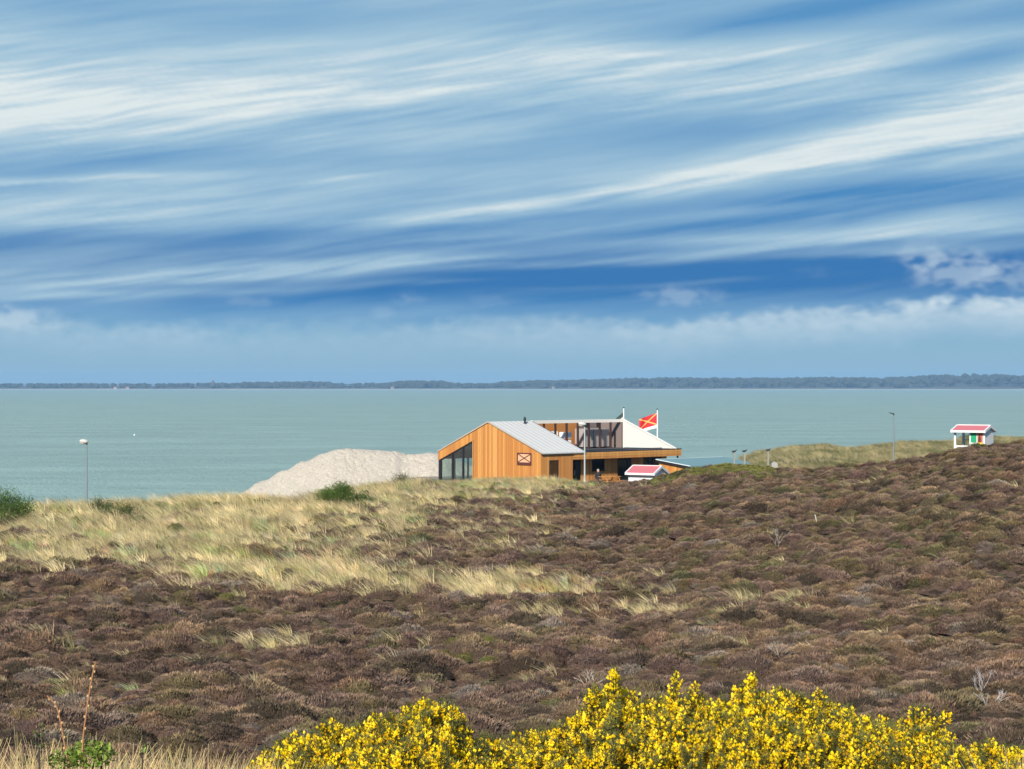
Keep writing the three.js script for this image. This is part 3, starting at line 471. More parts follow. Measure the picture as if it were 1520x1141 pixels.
{
  const [x, y, z] = flagPole(976, 200, 606, 'white flagpole flying the red flag');
  const tex = canvasTex(256, 192, (c, w, h) => {
    c.fillStyle = '#d81f2a'; c.fillRect(0, 0, w, h); c.strokeStyle = '#f3bd62'; c.lineWidth = 15; c.beginPath(); c.moveTo(0, 0); c.lineTo(w, h * 0.78); c.moveTo(w, 0); c.lineTo(0, h * 0.78); c.stroke();
    c.fillStyle = '#f2ece8'; c.fillRect(0, h * 0.8, w, h * 0.2);
  });
  const f = mesh('red_flag', clothGeo(1.92, 1.45, 0.5, 0.14, 1), new THREE.MeshPhysicalMaterial({ map: tex, roughness: 0.8, side: THREE.DoubleSide, transmission: 0.25, thickness: 0 }));
  f.position.set(x - 0.05, y - 1.15, z); tag(f, 'red flag with yellow diagonal cross and white lower band', 'flag', 'flags');
  const [x2, y2, z2] = flagPole(926, 200, 603.5, 'white flagpole flying the dark flag just above the roof ridge');
  const tex2 = canvasTex(128, 128, (c, w, h) => { c.fillStyle = '#3c4a45'; c.fillRect(0, 0, w, h); c.fillStyle = '#c9ccc6'; c.fillRect(0, h * 0.45, w, h * 0.2); c.fillStyle = '#59645c'; c.fillRect(w * 0.2, h * 0.68, w * 0.5, h * 0.3); });
  const f2 = mesh('dark_flag', clothGeo(1.1, 0.95, 0.75, 0.2, 3), new THREE.MeshPhysicalMaterial({ map: tex2, roughness: 0.85, side: THREE.DoubleSide, transmission: 0.15, thickness: 0 }));
  f2.position.set(x2 - 0.05, y2 - 1.0, z2); tag(f2, 'small dark grey and white flag streaming above the roof ridge', 'flag', 'flags');
}
[[1090, 668, 'leftmost of the three short spotlight posts right of the pavilion'], [1105.5, 667.5, 'middle one of the three short spotlight posts right of the pavilion'], [1140.5, 666, 'rightmost short spotlight post, beside the back dune']].forEach(([u, row, label]) => {
  const d = 150, [x, base, z] = at(u, d), h = EYE - (row - 570.5) / F * d - base;
  const g = thing('spotlight_post', label, 'post', [x, base, z], 0, 'short spotlight posts');
  mesh('post', box(-0.06, 0.06, -0.2, h - 0.12, -0.06, 0.06), std([0.21, 0.21, 0.19], 0.8), g);
  const hd = mesh('spotlight', prism([[-0.16, h - 0.14], [0.1, h - 0.1], [0.12, h + 0.02], [-0.16, h - 0.02]], 'z', -0.1, 0.1), darkSteel, g);
  mesh('bracket', bar([0.06, h - 0.1, 0], [0.2, h + 0.08, 0], 0.03, 0.03, 6), darkSteel, hd); mesh('collar', box(-0.09, 0.09, h * 0.55, h * 0.55 + 0.12, -0.09, 0.09), darkSteel, g);
});
{ const [x, y, z] = at(1149, 138); const top = EYE - (684 - 570.5) / F * 138; const m = mesh('stone_marker', prism([[-0.2, y - 0.2], [0.22, y - 0.2], [0.24, top - 0.12], [0.02, top], [-0.16, top - 0.14]], 'z', -0.15, 0.15), std([0.30, 0.29, 0.27], 0.9)); m.position.set(x, 0, z); tag(m, 'small white pointed stone beside the rightmost spotlight post', 'stone'); }
{ const g = mesh('white_stake', merge(bar([0, -0.1, 0], [-0.07, 0.3, 0], 0.025, 0.018), bar([-0.07, 0.3, 0], [-0.11, 0.33, 0], 0.028, 0.022)), std([0.5, 0.49, 0.45], 0.8)); const [x, y, z] = at(1213, 95, 0.3); g.position.set(x, y, z); tag(g, 'tiny white stake leaning in the heather on the right slope', 'stake'); }
{ const b = thing('buoy', 'tiny white buoy floating on the sea above the left lamp', 'buoy', [(199 - 760) / F * 600, 0, -600]); mesh('body', lathe([[0.001, -0.2], [0.26, -0.15], [0.32, 0.12], [0.16, 0.3], [0.001, 0.34]], 12), std([0.6, 0.6, 0.58], 0.6), b); mesh('mast', bar([0, 0.3, 0], [0, 0.6, 0], 0.04), std([0.8, 0.8, 0.78], 0.5), b); }

// ------------------------------------------------------------------ a person and a picnic table in the yard
function field(caps, res, lo, size, k = 0.05) {
  const mc = new MarchingCubes(res, new THREE.MeshBasicMaterial(), false, false, 60000); mc.isolation = 0;
  const h = size / res; let i = 0;
  for (let z = 0; z < res; z++) for (let y = 0; y < res; y++) for (let x = 0; x < res; x++, i++) {
    const p = [lo[0] + (x + 0.0) * h, lo[1] + y * h, lo[2] + z * h]; let d = 1e3;
    for (const [a, b, ra, rb] of caps) {
      const ab = [b[0] - a[0], b[1] - a[1], b[2] - a[2]], ap = [p[0] - a[0], p[1] - a[1], p[2] - a[2]];
      const t = clamp((ap[0] * ab[0] + ap[1] * ab[1] + ap[2] * ab[2]) / Math.max(1e-6, ab[0] ** 2 + ab[1] ** 2 + ab[2] ** 2));
      const e = Math.hypot(ap[0] - ab[0] * t, ap[1] - ab[1] * t, ap[2] - ab[2] * t) - lerp(ra, rb, t), q = clamp(0.5 + 0.5 * (d - e) / k);
      d = lerp(d, e, q) - k * q * (1 - q);
    }
    mc.field[i] = -d;
  }
  mc.update();
  const n = mc.count, g = new THREE.BufferGeometry(), s = mc.positionArray.slice(0, n * 3), nn = mc.normalArray.slice(0, n * 3);
  for (let v = 0; v < n; v++) for (let c = 0; c < 3; c++) s[v * 3 + c] = lo[c] + (s[v * 3 + c] + 1) / 2 * size;
  g.setAttribute('position', new THREE.BufferAttribute(s, 3)); g.setAttribute('normal', new THREE.BufferAttribute(nn, 3));
  return g;
}
{
  const [x, y, z] = at(888, 166);
  const P = thing('person', 'person in dark jacket standing in front of the pavilion window', 'person', [x, y, z], 0.5);
  const S = 1.02, lo = [-1.0, -0.1, -1.0], size = 2.0;
  const both = (f) => [f(-1), f(1)].flat();
  const armHand = (s, r) => [[[s * 0.18, 1.43, 0], [s * 0.25, 1.13, -0.02], 0.06 + r, 0.05 + r], [[s * 0.25, 1.13, -0.02], [s * 0.19, 0.93, 0.13], 0.048 + r, 0.038 + r]];
  const body = [[[0, 0.95, 0], [0, 1.3, 0], 0.14, 0.15], [[-0.12, 1.4, 0], [0.12, 1.4, 0], 0.09, 0.09], [[0, 1.4, 0], [0, 1.55, 0.01], 0.055, 0.05], [[0, 1.62, 0.02], [0, 1.7, 0.0], 0.085, 0.09], [[0, 1.6, 0.11], [0, 1.62, 0.105], 0.02, 0.02],
    ...both((s) => [...armHand(s, 0), [[s * 0.19, 0.93, 0.13], [s * 0.15, 0.89, 0.17], 0.035, 0.03], [[s * 0.09, 0.92, 0], [s * 0.11, 0.5, 0.01], 0.085, 0.058], [[s * 0.11, 0.5, 0.01], [s * 0.11, 0.1, -0.02], 0.055, 0.04], [[s * 0.11, 0.04, -0.03], [s * 0.13, 0.03, 0.14], 0.045, 0.04], [[s * 0.09, 1.64, 0.0], [s * 0.095, 1.66, 0], 0.02, 0.02]])];
  mesh('body', field(body, 72, lo, size), std([0.45, 0.27, 0.19], 0.7), P);
  mesh('jacket', field([[[0, 0.86, 0], [0, 1.3, 0], 0.175, 0.175], [[-0.13, 1.4, 0], [0.13, 1.4, 0], 0.105, 0.105], [[0, 1.44, 0], [0, 1.5, 0], 0.085, 0.075], ...both((s) => armHand(s, 0.022))], 72, lo, size), std([0.012, 0.014, 0.02], 0.85), P);
  mesh('trousers', field(both((s) => [[[s * 0.08, 0.92, 0], [s * 0.11, 0.5, 0.01], 0.105, 0.08], [[s * 0.11, 0.5, 0.01], [s * 0.11, 0.09, -0.015], 0.078, 0.065]]), 72, lo, size, 0.03), std([0.018, 0.02, 0.03], 0.9), P);
  for (const s of [-1, 1]) mesh('shoe', (() => { const g = new THREE.SphereGeometry(0.075, 12, 8); g.scale(0.8, 0.65, 1.9); g.translate(s * 0.12, 0.045, 0.05); return g; })(), std([0.015, 0.014, 0.013], 0.7), P);
  mesh('hair', (() => { const g = new THREE.SphereGeometry(0.108, 16, 10, 0, 6.2832, 0, 1.75); g.rotateX(-0.35); g.translate(0, 1.70, -0.008); return g; })(), std([0.30, 0.28, 0.25], 0.9), P);
  mesh('backpack', (() => { const g = new THREE.SphereGeometry(0.2, 14, 10); g.scale(0.8, 1.15, 0.5); g.translate(0, 1.2, -0.2); return g; })(), std([0.015, 0.016, 0.02], 0.85), P);
}
{
  const [x, y, z] = at(905, 147), T = thing('picnic_table', 'orange wooden picnic table beside the person in front of the pavilion', 'picnic table', [x, y, z], 0.7);
  for (let k = 0; k < 5; k++) mesh('tabletop_plank', box(-0.8, 0.8, 0.72, 0.76, -0.36 + 0.147 * k, -0.23 + 0.147 * k), woods[k], T);
  for (const s of [-1, 1]) for (let k = 0; k < 2; k++) mesh('seat_plank', box(-0.8, 0.8, 0.43, 0.47, s * 0.68 - 0.13 + 0.135 * k, s * 0.68 - 0.005 + 0.135 * k), woods[k + 2], T);
  for (const e of [-0.6, 0.6]) { for (const s of [-1, 1]) mesh('leg', prism([[s * 0.26, 0.715], [s * 0.34, 0.715], [s * 0.74, -0.05], [s * 0.64, -0.05]], 'x', e - 0.02, e + 0.02), woods[1], T); mesh('seat_bearer', box(e + 0.022, e + 0.06, 0.33, 0.427, -0.82, 0.82), woods[3], T); }
}

// ------------------------------------------------------------------ the heap of pale sand
{
  const D0 = 197, top = [[320, 752], [352, 733], [390, 713], [422, 697], [450, 684], [478, 673], [500, 667], [520, 665], [560, 667], [585, 668.5], [605, 673], [625, 672.5], [640, 671.5], [660, 674], [700, 690], [740, 712], [780, 745]];
  const sandTex = dataTex(512, 512, (u, v) => { const k = 0.86 + 0.3 * tile(u, v, 5, 5) + 0.22 * tile(u, v, 26, 3, 3); return [k, k * 0.985, k * 0.96]; });
  const pos = [], uv = [], idx = [], nx = 300, nd = 110;
  for (let j = 0; j <= nd; j++) for (let i = 0; i <= nx; i++) {
    const x = -30 + 34 * i / nx, d = D0 - 15 + 28 * j / nd, u = 760 + F * x / D0;
    const ridge = D0 + 1.2 * N3(x * 0.2, 1, 4);
    const y0 = EYE - (track(top, u) - 570.5) / F * D0;
    const fall = Math.sqrt((d - ridge) ** 2 * 0.36 + 0.5) - 0.71;
    let y = y0 - fall * (d < ridge ? 0.9 : 1) + 0.14 * fbm(x * 0.45, d * 0.45, 5, 3) + 0.07 * fbm(x * 1.5, d * 1.5, 8, 3);
    y -= 0.15 * smooth(0.12, 0.4, fbm(x * 2.1 + 7, d * 2.1, 3, 2));
    const trench = Math.abs(x + 6.5 - 0.35 * (D0 - d)); y -= 0.12 * Math.exp(-trench * trench * 3);
    pos.push(x, y, -d); uv.push(x / 4, (d + y) / 4);
  }
  for (let j = 0; j < nd; j++) for (let i = 0; i < nx; i++) { const a = j * (nx + 1) + i; idx.push(a, a + 1, a + nx + 1, a + 1, a + nx + 2, a + nx + 1); }
  const g = new THREE.BufferGeometry(); g.setAttribute('position', new THREE.Float32BufferAttribute(pos, 3)); g.setAttribute('uv', new THREE.Float32BufferAttribute(uv, 2)); g.setIndex(idx); g.computeVertexNormals();
  tag(mesh('sand_heap', g, std([0.60, 0.55, 0.475], 1, { map: sandTex, bumpMap: sandTex, bumpScale: 0.06 })), 'large heap of pale lumpy sand left of the pavilion', 'sand heap');
}

// ------------------------------------------------------------------ vegetation
class Soup {                                                     // bare triangles with a colour each
  constructor() { this.p = []; this.c = []; }
  tri(a, b, c, col) { this.p.push(...a, ...b, ...c); this.c.push(...col, ...col, ...col); }
  quad(a, b, c, d, col) { this.tri(a, b, c, col); this.tri(a, c, d, col); }
  sprig(o, v, w, col, rnd) { const L = Math.hypot(...v), s = [v[1] * 0.3 + v[2], -v[0] * 0.3 + 0.2 * v[2] * (rnd() - 0.5), -v[0]], k = w / (Math.hypot(...s) || 1), m = [o[0] + v[0] * 0.55, o[1] + v[1] * 0.55, o[2] + v[2] * 0.55]; this.quad(o, [m[0] + s[0] * k, m[1] + s[1] * k, m[2] + s[2] * k], [o[0] + v[0], o[1] + v[1], o[2] + v[2]], [m[0] - s[0] * k, m[1] - s[1] * k, m[2] - s[2] * k], col); }
  blade(o, dir, len, w, bend, seg, col, side) { // a tapering blade that bends along 'bend'
    let prev = null;
    for (let i = 0; i <= seg; i++) { const t = i / seg, c = [o[0] + dir[0] * len * t + bend[0] * t * t, o[1] + dir[1] * len * t + bend[1] * t * t, o[2] + dir[2] * len * t + bend[2] * t * t], h = w * (1 - t * 0.85) / 2, l = [c[0] - side[0] * h, c[1], c[2] - side[1] * h], r = [c[0] + side[0] * h, c[1], c[2] + side[1] * h]; if (prev) this.quad(prev[0], prev[1], r, l, col); prev = [l, r]; }
  }
  geo() { const g = new THREE.BufferGeometry(); g.setAttribute('position', new THREE.Float32BufferAttribute(this.p, 3)); g.setAttribute('color', new THREE.Float32BufferAttribute(this.c, 3)); g.computeVertexNormals(); return g; }
}
const vcol = (roughness = 1, more = {}) => new THREE.MeshPhysicalMaterial({ vertexColors: true, roughness, side: THREE.DoubleSide, specularIntensity: 0.3, ...more });
const heathMat = vcol(1), strawMat = vcol(0.85, { transmission: 0.3, thickness: 0 }), leafMat = vcol(0.75, { transmission: 0.3, thickness: 0 });
const jit = (c, rnd, k) => { const a = 1 + (rnd() - 0.5) * k; return [c[0] * a * (1 + (rnd() - 0.5) * k * 0.3), c[1] * a, c[2] * a * (1 + (rnd() - 0.5) * k * 0.3)]; };
function heatherClump(seed, n, tall) {
  const rnd = rngOf(seed), s = new Soup(), lump = (x, z) => 1 + 0.45 * N3(x * 2.6 + seed, z * 2.6, seed * 1.7);
  const hgt = (x, z) => { const r = Math.hypot(x, z); return tall * Math.sqrt(Math.max(0, 1 - r * r * 0.97)) * lump(x, z); };
  // woody core
  const R = 5, K = 11, pt = (i, k) => { const r = i / R * 0.97, a = k / K * 6.2832; const x = r * Math.cos(a), z = r * Math.sin(a); return [x, hgt(x, z) * 0.86 - 0.12, z]; };
  for (let i = 0; i < R; i++) for (let k = 0; k < K; k++) s.quad(pt(i, k), pt(i, k + 1), pt(i + 1, k + 1), pt(i + 1, k), [0.42, 0.36, 0.33]);
  const tones = [[1.0, 0.92, 0.86], [0.84, 0.77, 0.74], [1.2, 1.06, 0.9], [0.88, 0.88, 0.70], [1.34, 1.14, 0.93], [0.62, 0.58, 0.56]];
  for (let i = 0; i < n; i++) {
    const r = Math.sqrt(rnd()) * 0.98, a = rnd() * 6.2832, x = r * Math.cos(a), z = r * Math.sin(a), y = hgt(x, z) * 0.84 - 0.1;
    const len = lerp(0.09, 0.2, rnd()), v = [(x * 0.75 + (rnd() - 0.5) * 0.7 - 0.12) * len, (0.85 + (rnd() - 0.5) * 0.3 - r * 0.4) * len, (z * 0.75 + (rnd() - 0.5) * 0.7) * len];
    s.sprig([x, y, z], v, 0.012 + 0.010 * rnd(), jit(tones[Math.floor(rnd() * tones.length)], rnd, 0.35), rnd);
  }
  return s.geo();
}
function tussock(seed, n, tall, lean, width, tones, spread = 0.22) {
  const rnd = rngOf(seed), s = new Soup();
  for (let i = 0; i < n; i++) {
    const a = rnd() * 6.2832, r = Math.sqrt(rnd()) * spread, o = [r * Math.cos(a), -0.05, r * Math.sin(a)], len = tall * lerp(0.5, 1.1, rnd());
    const out = 0.25 + 0.35 * rnd(), d = [Math.cos(a) * out * 0.6 - lean * 0.35, 1, Math.sin(a) * out * 0.6], m = Math.hypot(...d), droop = len * lean * lerp(0.5, 1.3, rnd());
    const sa = rnd() * 6.2832; // which way the blade's flat side lies
    s.blade(o, d.map((q) => q / m), len, width * lerp(0.7, 1.3, rnd()), [-droop + Math.cos(a) * 0.16 * len, -droop * 0.45, Math.sin(a) * 0.18 * len], 4, jit(tones[Math.floor(rnd() * tones.length)], rnd, 0.4), [Math.cos(sa), Math.sin(sa)]);
  }
  return s.geo();
}
function scatter(name, label, category, geos, mat, list, order) {   // one mass of plants; list rows: [x, y, z, scale x, scale y, turn, colour]
  const root = new THREE.Group(); root.name = numbered(name); scene.add(root); tag(root, label, category, null, 'stuff');
  const m4 = new THREE.Matrix4(), q = new THREE.Quaternion(), e = new THREE.Euler(), col = new THREE.Color();
  geos.forEach((g, k) => {
    const mine = list.filter((_, i) => i % geos.length === k), im = new THREE.InstancedMesh(g, mat, mine.length); im.name = name + '_plants'; im.userData.kind = 'stuff';
    mine.forEach(([x, y, z, sx, sy, turn, c, tx = 0, tz = 0], i) => { e.set(tx, turn, tz); q.setFromEuler(e); m4.compose(new THREE.Vector3(x, y, z), q, new THREE.Vector3(sx, sy, sx)); im.setMatrixAt(i, m4); im.setColorAt(i, col.setRGB(...c)); });
    im.castShadow = im.receiveShadow = true; root.add(im);
  });
  return root;
}
const heathTones = { brown: [0.160, 0.117, 0.088], purple: [0.150, 0.108, 0.090], olive: [0.140, 0.116, 0.068], tan: [0.225, 0.170, 0.114], dark: [0.085, 0.068, 0.050], rust: [0.178, 0.124, 0.086], grey: [0.185, 0.160, 0.138], green: [0.110, 0.108, 0.056] };
function heathColour(x, d, u, v, rnd) {
  const a = fbm(x * 0.11, d * 0.11, 1, 3), b = fbm(x * 0.28, d * 0.28, 13, 3), k = rnd();
  const right = smooth(900, 1250, u), low = smooth(830, 930, v);
  let w = { brown: 1.0, purple: 0.5 + 1.6 * clamp(a) + 0.5 * (1 - right), olive: 0.35 + 1.1 * clamp(-a * 1.4) + 0.8 * right * (1 - low), tan: 0.12 + 1.0 * clamp(b) * 1.6 + 0.9 * low * right * smooth(1030, 960, v), dark: 0.35 + 0.9 * clamp(-b) + 0.4 * smooth(960, 1040, v), rust: 0.14 + 0.7 * clamp(a + b - 0.1) + 0.5 * right * low * smooth(1040, 960, v), grey: 0.06 + 0.15 * low, green: 0.06 + 0.25 * right * (1 - low) };
  let sum = 0; for (const n in w) sum += w[n];
  let t = k * sum; for (const n in w) { t -= w[n]; if (t <= 0) return jit(heathTones[n].map((q, i) => q * [1.07, 1.09, 1.12][i]), rnd, 0.35); }
  return heathTones.brown;
}
{
  const rnd = rngOf(101), big = [], small = [], grass = [], green = [];
  const visit = (cell, f) => { for (let d = 42; d < 168; d += cell) { const half = d * 960 / F; for (let x = -half; x < half; x += cell) { const px = x + (rnd() - 0.5) * cell, pd = d + (rnd() - 0.5) * cell; f(px, pd); } } };
  const look = (x, d) => { const u = colOf(x, d), y = height(x, d), v = rowOf(y, d), dc = track(browDist, clamp(u, -600, 1900)); return { u, y, v, dc, g: marram(u, v, x, d) }; };
  visit(0.74, (x, d) => {
    const { u, y, v, dc, g } = look(x, d); if (d > dc + 4) return;
    const greenBank = smooth(970, 1010, u) * smooth(1150, 1110, u) * smooth(dc - 8, dc - 4, d);
    if (rnd() < g * (u > 640 && v > 845 ? 1.7 : 1.0) - 0.2 + 0.9 * fbm(x * 0.75, d * 0.75, 91, 2) || rnd() < greenBank * 0.8) return;
    const hum = fbm(x * 0.42, d * 0.42, 61, 2); if (hum < -0.2 && rnd() < 0.7) return;
    const s = lerp(0.36, 0.78, rnd()) * (1 + 0.8 * hum) * (d > dc - 6 ? 0.8 : 1);
    big.push([x, y - 0.03, -d, s, s * lerp(0.85, 1.25, rnd()), rnd() * 6.28, heathColour(x, d, u, v, rnd)]);
  });
  visit(0.48, (x, d) => {
    const { u, y, v, dc, g } = look(x, d); if (d > dc + 3 || rnd() < g * 0.9) return;
    const s = lerp(0.16, 0.34, rnd());
    small.push([x, y - 0.01, -d, s, s, rnd() * 6.28, heathColour(x, d, u, v, rnd)]);
  });
  const straw = [[0.72, 0.58, 0.33], [0.80, 0.66, 0.40], [0.50, 0.42, 0.22], [0.62, 0.50, 0.30], [0.38, 0.34, 0.18]];
  visit(0.46, (x, d) => {
    const { u, y, v, dc, g } = look(x, d); if (d > dc + (u > 400 && u < 860 ? 26 : 9) || (u > 870 && d > dc + 3)) return;
    const edge = d > dc - 2 && u < 860 ? 0.9 : 0, cl = fbm(x * 0.75, d * 0.75, 91, 2);
    if (!edge && g < 0.16 && rnd() < 0.94) return;
    if (rnd() > clamp((Math.max(g, edge) + 1.7 * cl + 0.7 * (rnd() - 0.5) - 0.08) * 1.0)) return;
    const gn = smooth(0.0, 0.3, fbm(x * 0.3, d * 0.3, 71, 2) + (u > 640 && d > dc - 5 ? 0.3 : 0));
    const c = straw[Math.floor(rnd() * 5)].map((q, k) => lerp(q, [0.24, 0.27, 0.085][k], gn * rnd() * 0.8)), dry = lerp(0.55, 1.35, rnd()) * (1 + 0.5 * fbm(x * 0.5, d * 0.5, 17, 2));
    const s = lerp(0.6, 1.15, rnd()) * (d > dc - 3 && u < 620 ? 1.02 : v > 900 ? 0.72 : 0.86) * (u > 820 && v > 850 ? 0.8 : u > 640 ? 0.82 : 1);
    grass.push([x, y, -d, s, s, (rnd() - 0.5) * 1.1, c.map((q) => q * dry)]);
  });
  // single tufts in the heather
  for (let i = 0; i < 420; i++) { const d = lerp(50, 128, Math.pow(rnd(), 0.7)), u = lerp(-100, 1150, Math.pow(rnd(), 1.1)), x = (u - 760) / F * d, L = look(x, d); if (d > L.dc || (u > 980 && rnd() < 0.8)) continue; const s = lerp(0.3, 0.62, rnd()) * (d < 75 ? 0.75 : 1); grass.push([x, L.y + 0.05, -d, s * 0.8, s, rnd() * 6.28, straw[Math.floor(rnd() * 5)].map((q) => q * 0.72)]); }
  // the grassy dune behind the brow on the right
  visit(0.42, (x, d) => { const u = colOf(x, d), dc = track(browDist, clamp(u, -600, 1900)); if (u < 1085 || u > 1560 || d < 150) return; const gn = smooth(-0.05, 0.3, fbm(x * 0.2, d * 0.2, 81, 3)); const c = straw[Math.floor(rnd() * 5)].map((q, k) => 0.82 * lerp(q, [0.16, 0.185, 0.07][k], 0.25 + gn * 0.7)); const s = lerp(0.35, 0.62, rnd()); grass.push([x, height(x, d), -d, s, s, (rnd() - 0.5) * 1.3, c]); });
  for (let d = 168; d < 209; d += 0.5) for (let u = 1085; u < 1560; u += 8) { const x = (u - 760 + 8 * rnd()) / F * d, y = height(x, d); const gn = smooth(-0.05, 0.3, fbm(x * 0.2, d * 0.2, 81, 3)), c = straw[Math.floor(rnd() * 5)].map((q, k) => 0.82 * lerp(q, [0.16, 0.185, 0.07][k], 0.25 + gn * 0.7)), s = lerp(0.35, 0.6, rnd()); grass.push([x, y, -d, s, s, (rnd() - 0.5) * 1.3, c]); }
  // green undergrowth on the bank before the shed
  for (let i = 0; i < 900; i++) { const u = lerp(972, 1145, rnd()), dc = track(browDist, u), d = dc + lerp(-9, 2.5, rnd()), x = (u - 760) / F * d, s = lerp(0.25, 0.5, rnd()), k = rnd(); green.push([x, height(x, d) - 0.02, -d, s, s * 0.9, rnd() * 6.28, jit(k < 0.5 ? [0.13, 0.155, 0.04] : k < 0.8 ? [0.20, 0.21, 0.06] : [0.09, 0.10, 0.035], rnd, 0.3)]); }
  // mossy green cushions
  for (const [u0, v0, n] of [[308, 884, 14], [700, 978, 18], [690, 960, 10], [1440, 790, 26], [740, 735, 14], [1000, 705, 10], [770, 1045, 6]]) for (let i = 0; i < n; i++) { for (let d = 46; d < 140; d += 0.5) { const x = (u0 + 90 * (rnd() - 0.5) - 760) / F * d, y = height(x, d); if (rowOf(y, d) < v0 + 26 * (rnd() - 0.5)) { const s = lerp(0.2, 0.36, rnd()); green.push([x, y + 0.05, -d, s, s * 0.8, rnd() * 6.28, jit([0.15, 0.155, 0.05], rnd, 0.4)]); break; } } }
  // sparse green tufts among the marram
  for (let i = 0; i < 260; i++) { const u = lerp(-60, 860, rnd()), dc = track(browDist, u), d = dc - 26 * Math.pow(rnd(), 1.2), x = (u - 760) / F * d, s = lerp(0.22, 0.5, rnd()); if (fbm(x * 0.25, d * 0.25, 43, 2) < 0.02) continue; green.push([x, height(x, d), -d, s, s * 1.2, rnd() * 6.28, jit([0.125, 0.15, 0.05], rnd, 0.5)]); }
  console.log('heather', big.length, small.length, 'grass', grass.length, 'green', green.length);
  scatter('heather', 'brown and purple heather hummocks covering the whole slope', 'heather', [1, 2, 3, 4, 5, 6].map((k) => heatherClump(k * 13, 1000, 0.57)), heathMat, big);
  scatter('low_heather', 'small low heather tufts filling the gaps between the hummocks', 'heather', [1, 2, 3].map((k) => heatherClump(k * 29, 300, 0.66)), heathMat, small);
  const tones = [[1, 1, 1], [1.1, 1.08, 1.0], [0.85, 0.84, 0.8], [0.75, 0.82, 0.62], [1.15, 1.1, 1.05]];
  scatter('marram_grass', 'straw coloured marram grass bent by the wind on the brow', 'grass', [1, 2, 3, 4, 5].map((k) => tussock(k * 7, 44, 0.95, 0.36 + 0.05 * k, 0.034, tones, 0.26)), strawMat, grass);
  scatter('green_undergrowth', 'low green undergrowth on the bank before the shed', 'undergrowth', [1, 2, 3].map((k) => heatherClump(k * 41, 300, 0.9)), heathMat, green);
}
// leafy shrubs on the brow
function shrub(u, d, rx, ry, tone, label, n, leaf = 0.06, airy = 0) {
  const rnd = rngOf(Math.floor(u * 7 + d)), [x, y, z] = at(u, d);
  const g = thing('shrub', label, 'shrub', [x, y - 0.05, z], 0, 'shrubs on the brow');
  const w = new Soup(), tips = [];
  for (let i = 0; i < 26; i++) { const a = rnd() * 6.2832, r = Math.sqrt(rnd()) * 0.85, tip = [Math.cos(a) * r * rx, ry * Math.sqrt(1 - r * r * 0.85) * lerp(0.75, 1.12, rnd()), Math.sin(a) * r * rx]; tips.push(tip); w.blade([tip[0] * 0.15, -0.1, tip[2] * 0.15], [tip[0] * 0.9, tip[1], tip[2] * 0.9], 1, 0.03, [0, 0, 0], 3, [0.12, 0.085, 0.06], [1, 0]); w.blade([tip[0] * 0.15, -0.1, tip[2] * 0.15], [tip[0] * 0.9, tip[1], tip[2] * 0.9], 1, 0.03, [0, 0, 0], 3, [0.12, 0.085, 0.06], [0, 1]); }
  mesh('stems', w.geo(), heathMat, g);
  const s = new Soup(), R = Math.min(rx, ry) * (airy ? 0.26 : 0.34);
  for (let i = 0; i < n; i++) {
    const t = tips[Math.floor(rnd() * tips.length)], f = airy ? lerp(0.45, 1.02, rnd()) : lerp(0.7, 1.03, rnd()); const b = [rnd() - 0.5, rnd() - 0.5, rnd() - 0.5], k = Math.hypot(...b), rr = R * Math.cbrt(rnd());
    const o = [t[0] * f + b[0] / k * rr, Math.max(0.02, t[1] * f + b[1] / k * rr * 0.8), t[2] * f + b[2] / k * rr], v = [rnd() - 0.6, rnd() - 0.2, rnd() - 0.5], L = leaf * lerp(0.7, 1.4, rnd()) / Math.hypot(...v);
    s.sprig(o, v.map((q) => q * L), leaf * 0.3, jit(tone, rnd, 0.6), rnd);
  }
  mesh('foliage', s.geo(), leafMat, g);
}
shrub(4, 100, 1.6, 1.75, [0.10, 0.17, 0.032], 'round bright green shrub at the left edge on the brow', 9000, 0.075);
shrub(-48, 101, 1.3, 1.4, [0.085, 0.15, 0.03], 'darker green shrub cut off by the left edge', 5000, 0.075);
shrub(500, 113, 1.25, 1.35, [0.12, 0.19, 0.036], 'bright green shrub on the brow before the sand heap', 9000, 0.07);
shrub(534, 113, 1.0, 0.8, [0.10, 0.15, 0.04], 'lower green shrub right of the bright green one before the sand heap', 3500, 0.07);
shrub(598, 131, 1.2, 1.0, [0.14, 0.15, 0.075], 'dull olive shrub between the sand heap and the glazed gable', 3200, 0.07, 1);
shrub(150, 106, 0.75, 1.0, [0.12, 0.15, 0.055], 'small green shrub at the foot of the left lamp', 1800, 0.065, 1);
shrub(178, 104, 1.35, 0.95, [0.12, 0.155, 0.05], 'low green shrub right of the left lamp', 4200, 0.06, 1);
shrub(240, 109, 0.5, 0.55, [0.14, 0.17, 0.05], 'little green shrub in the marram midway to the sand heap', 1200, 0.06, 1);
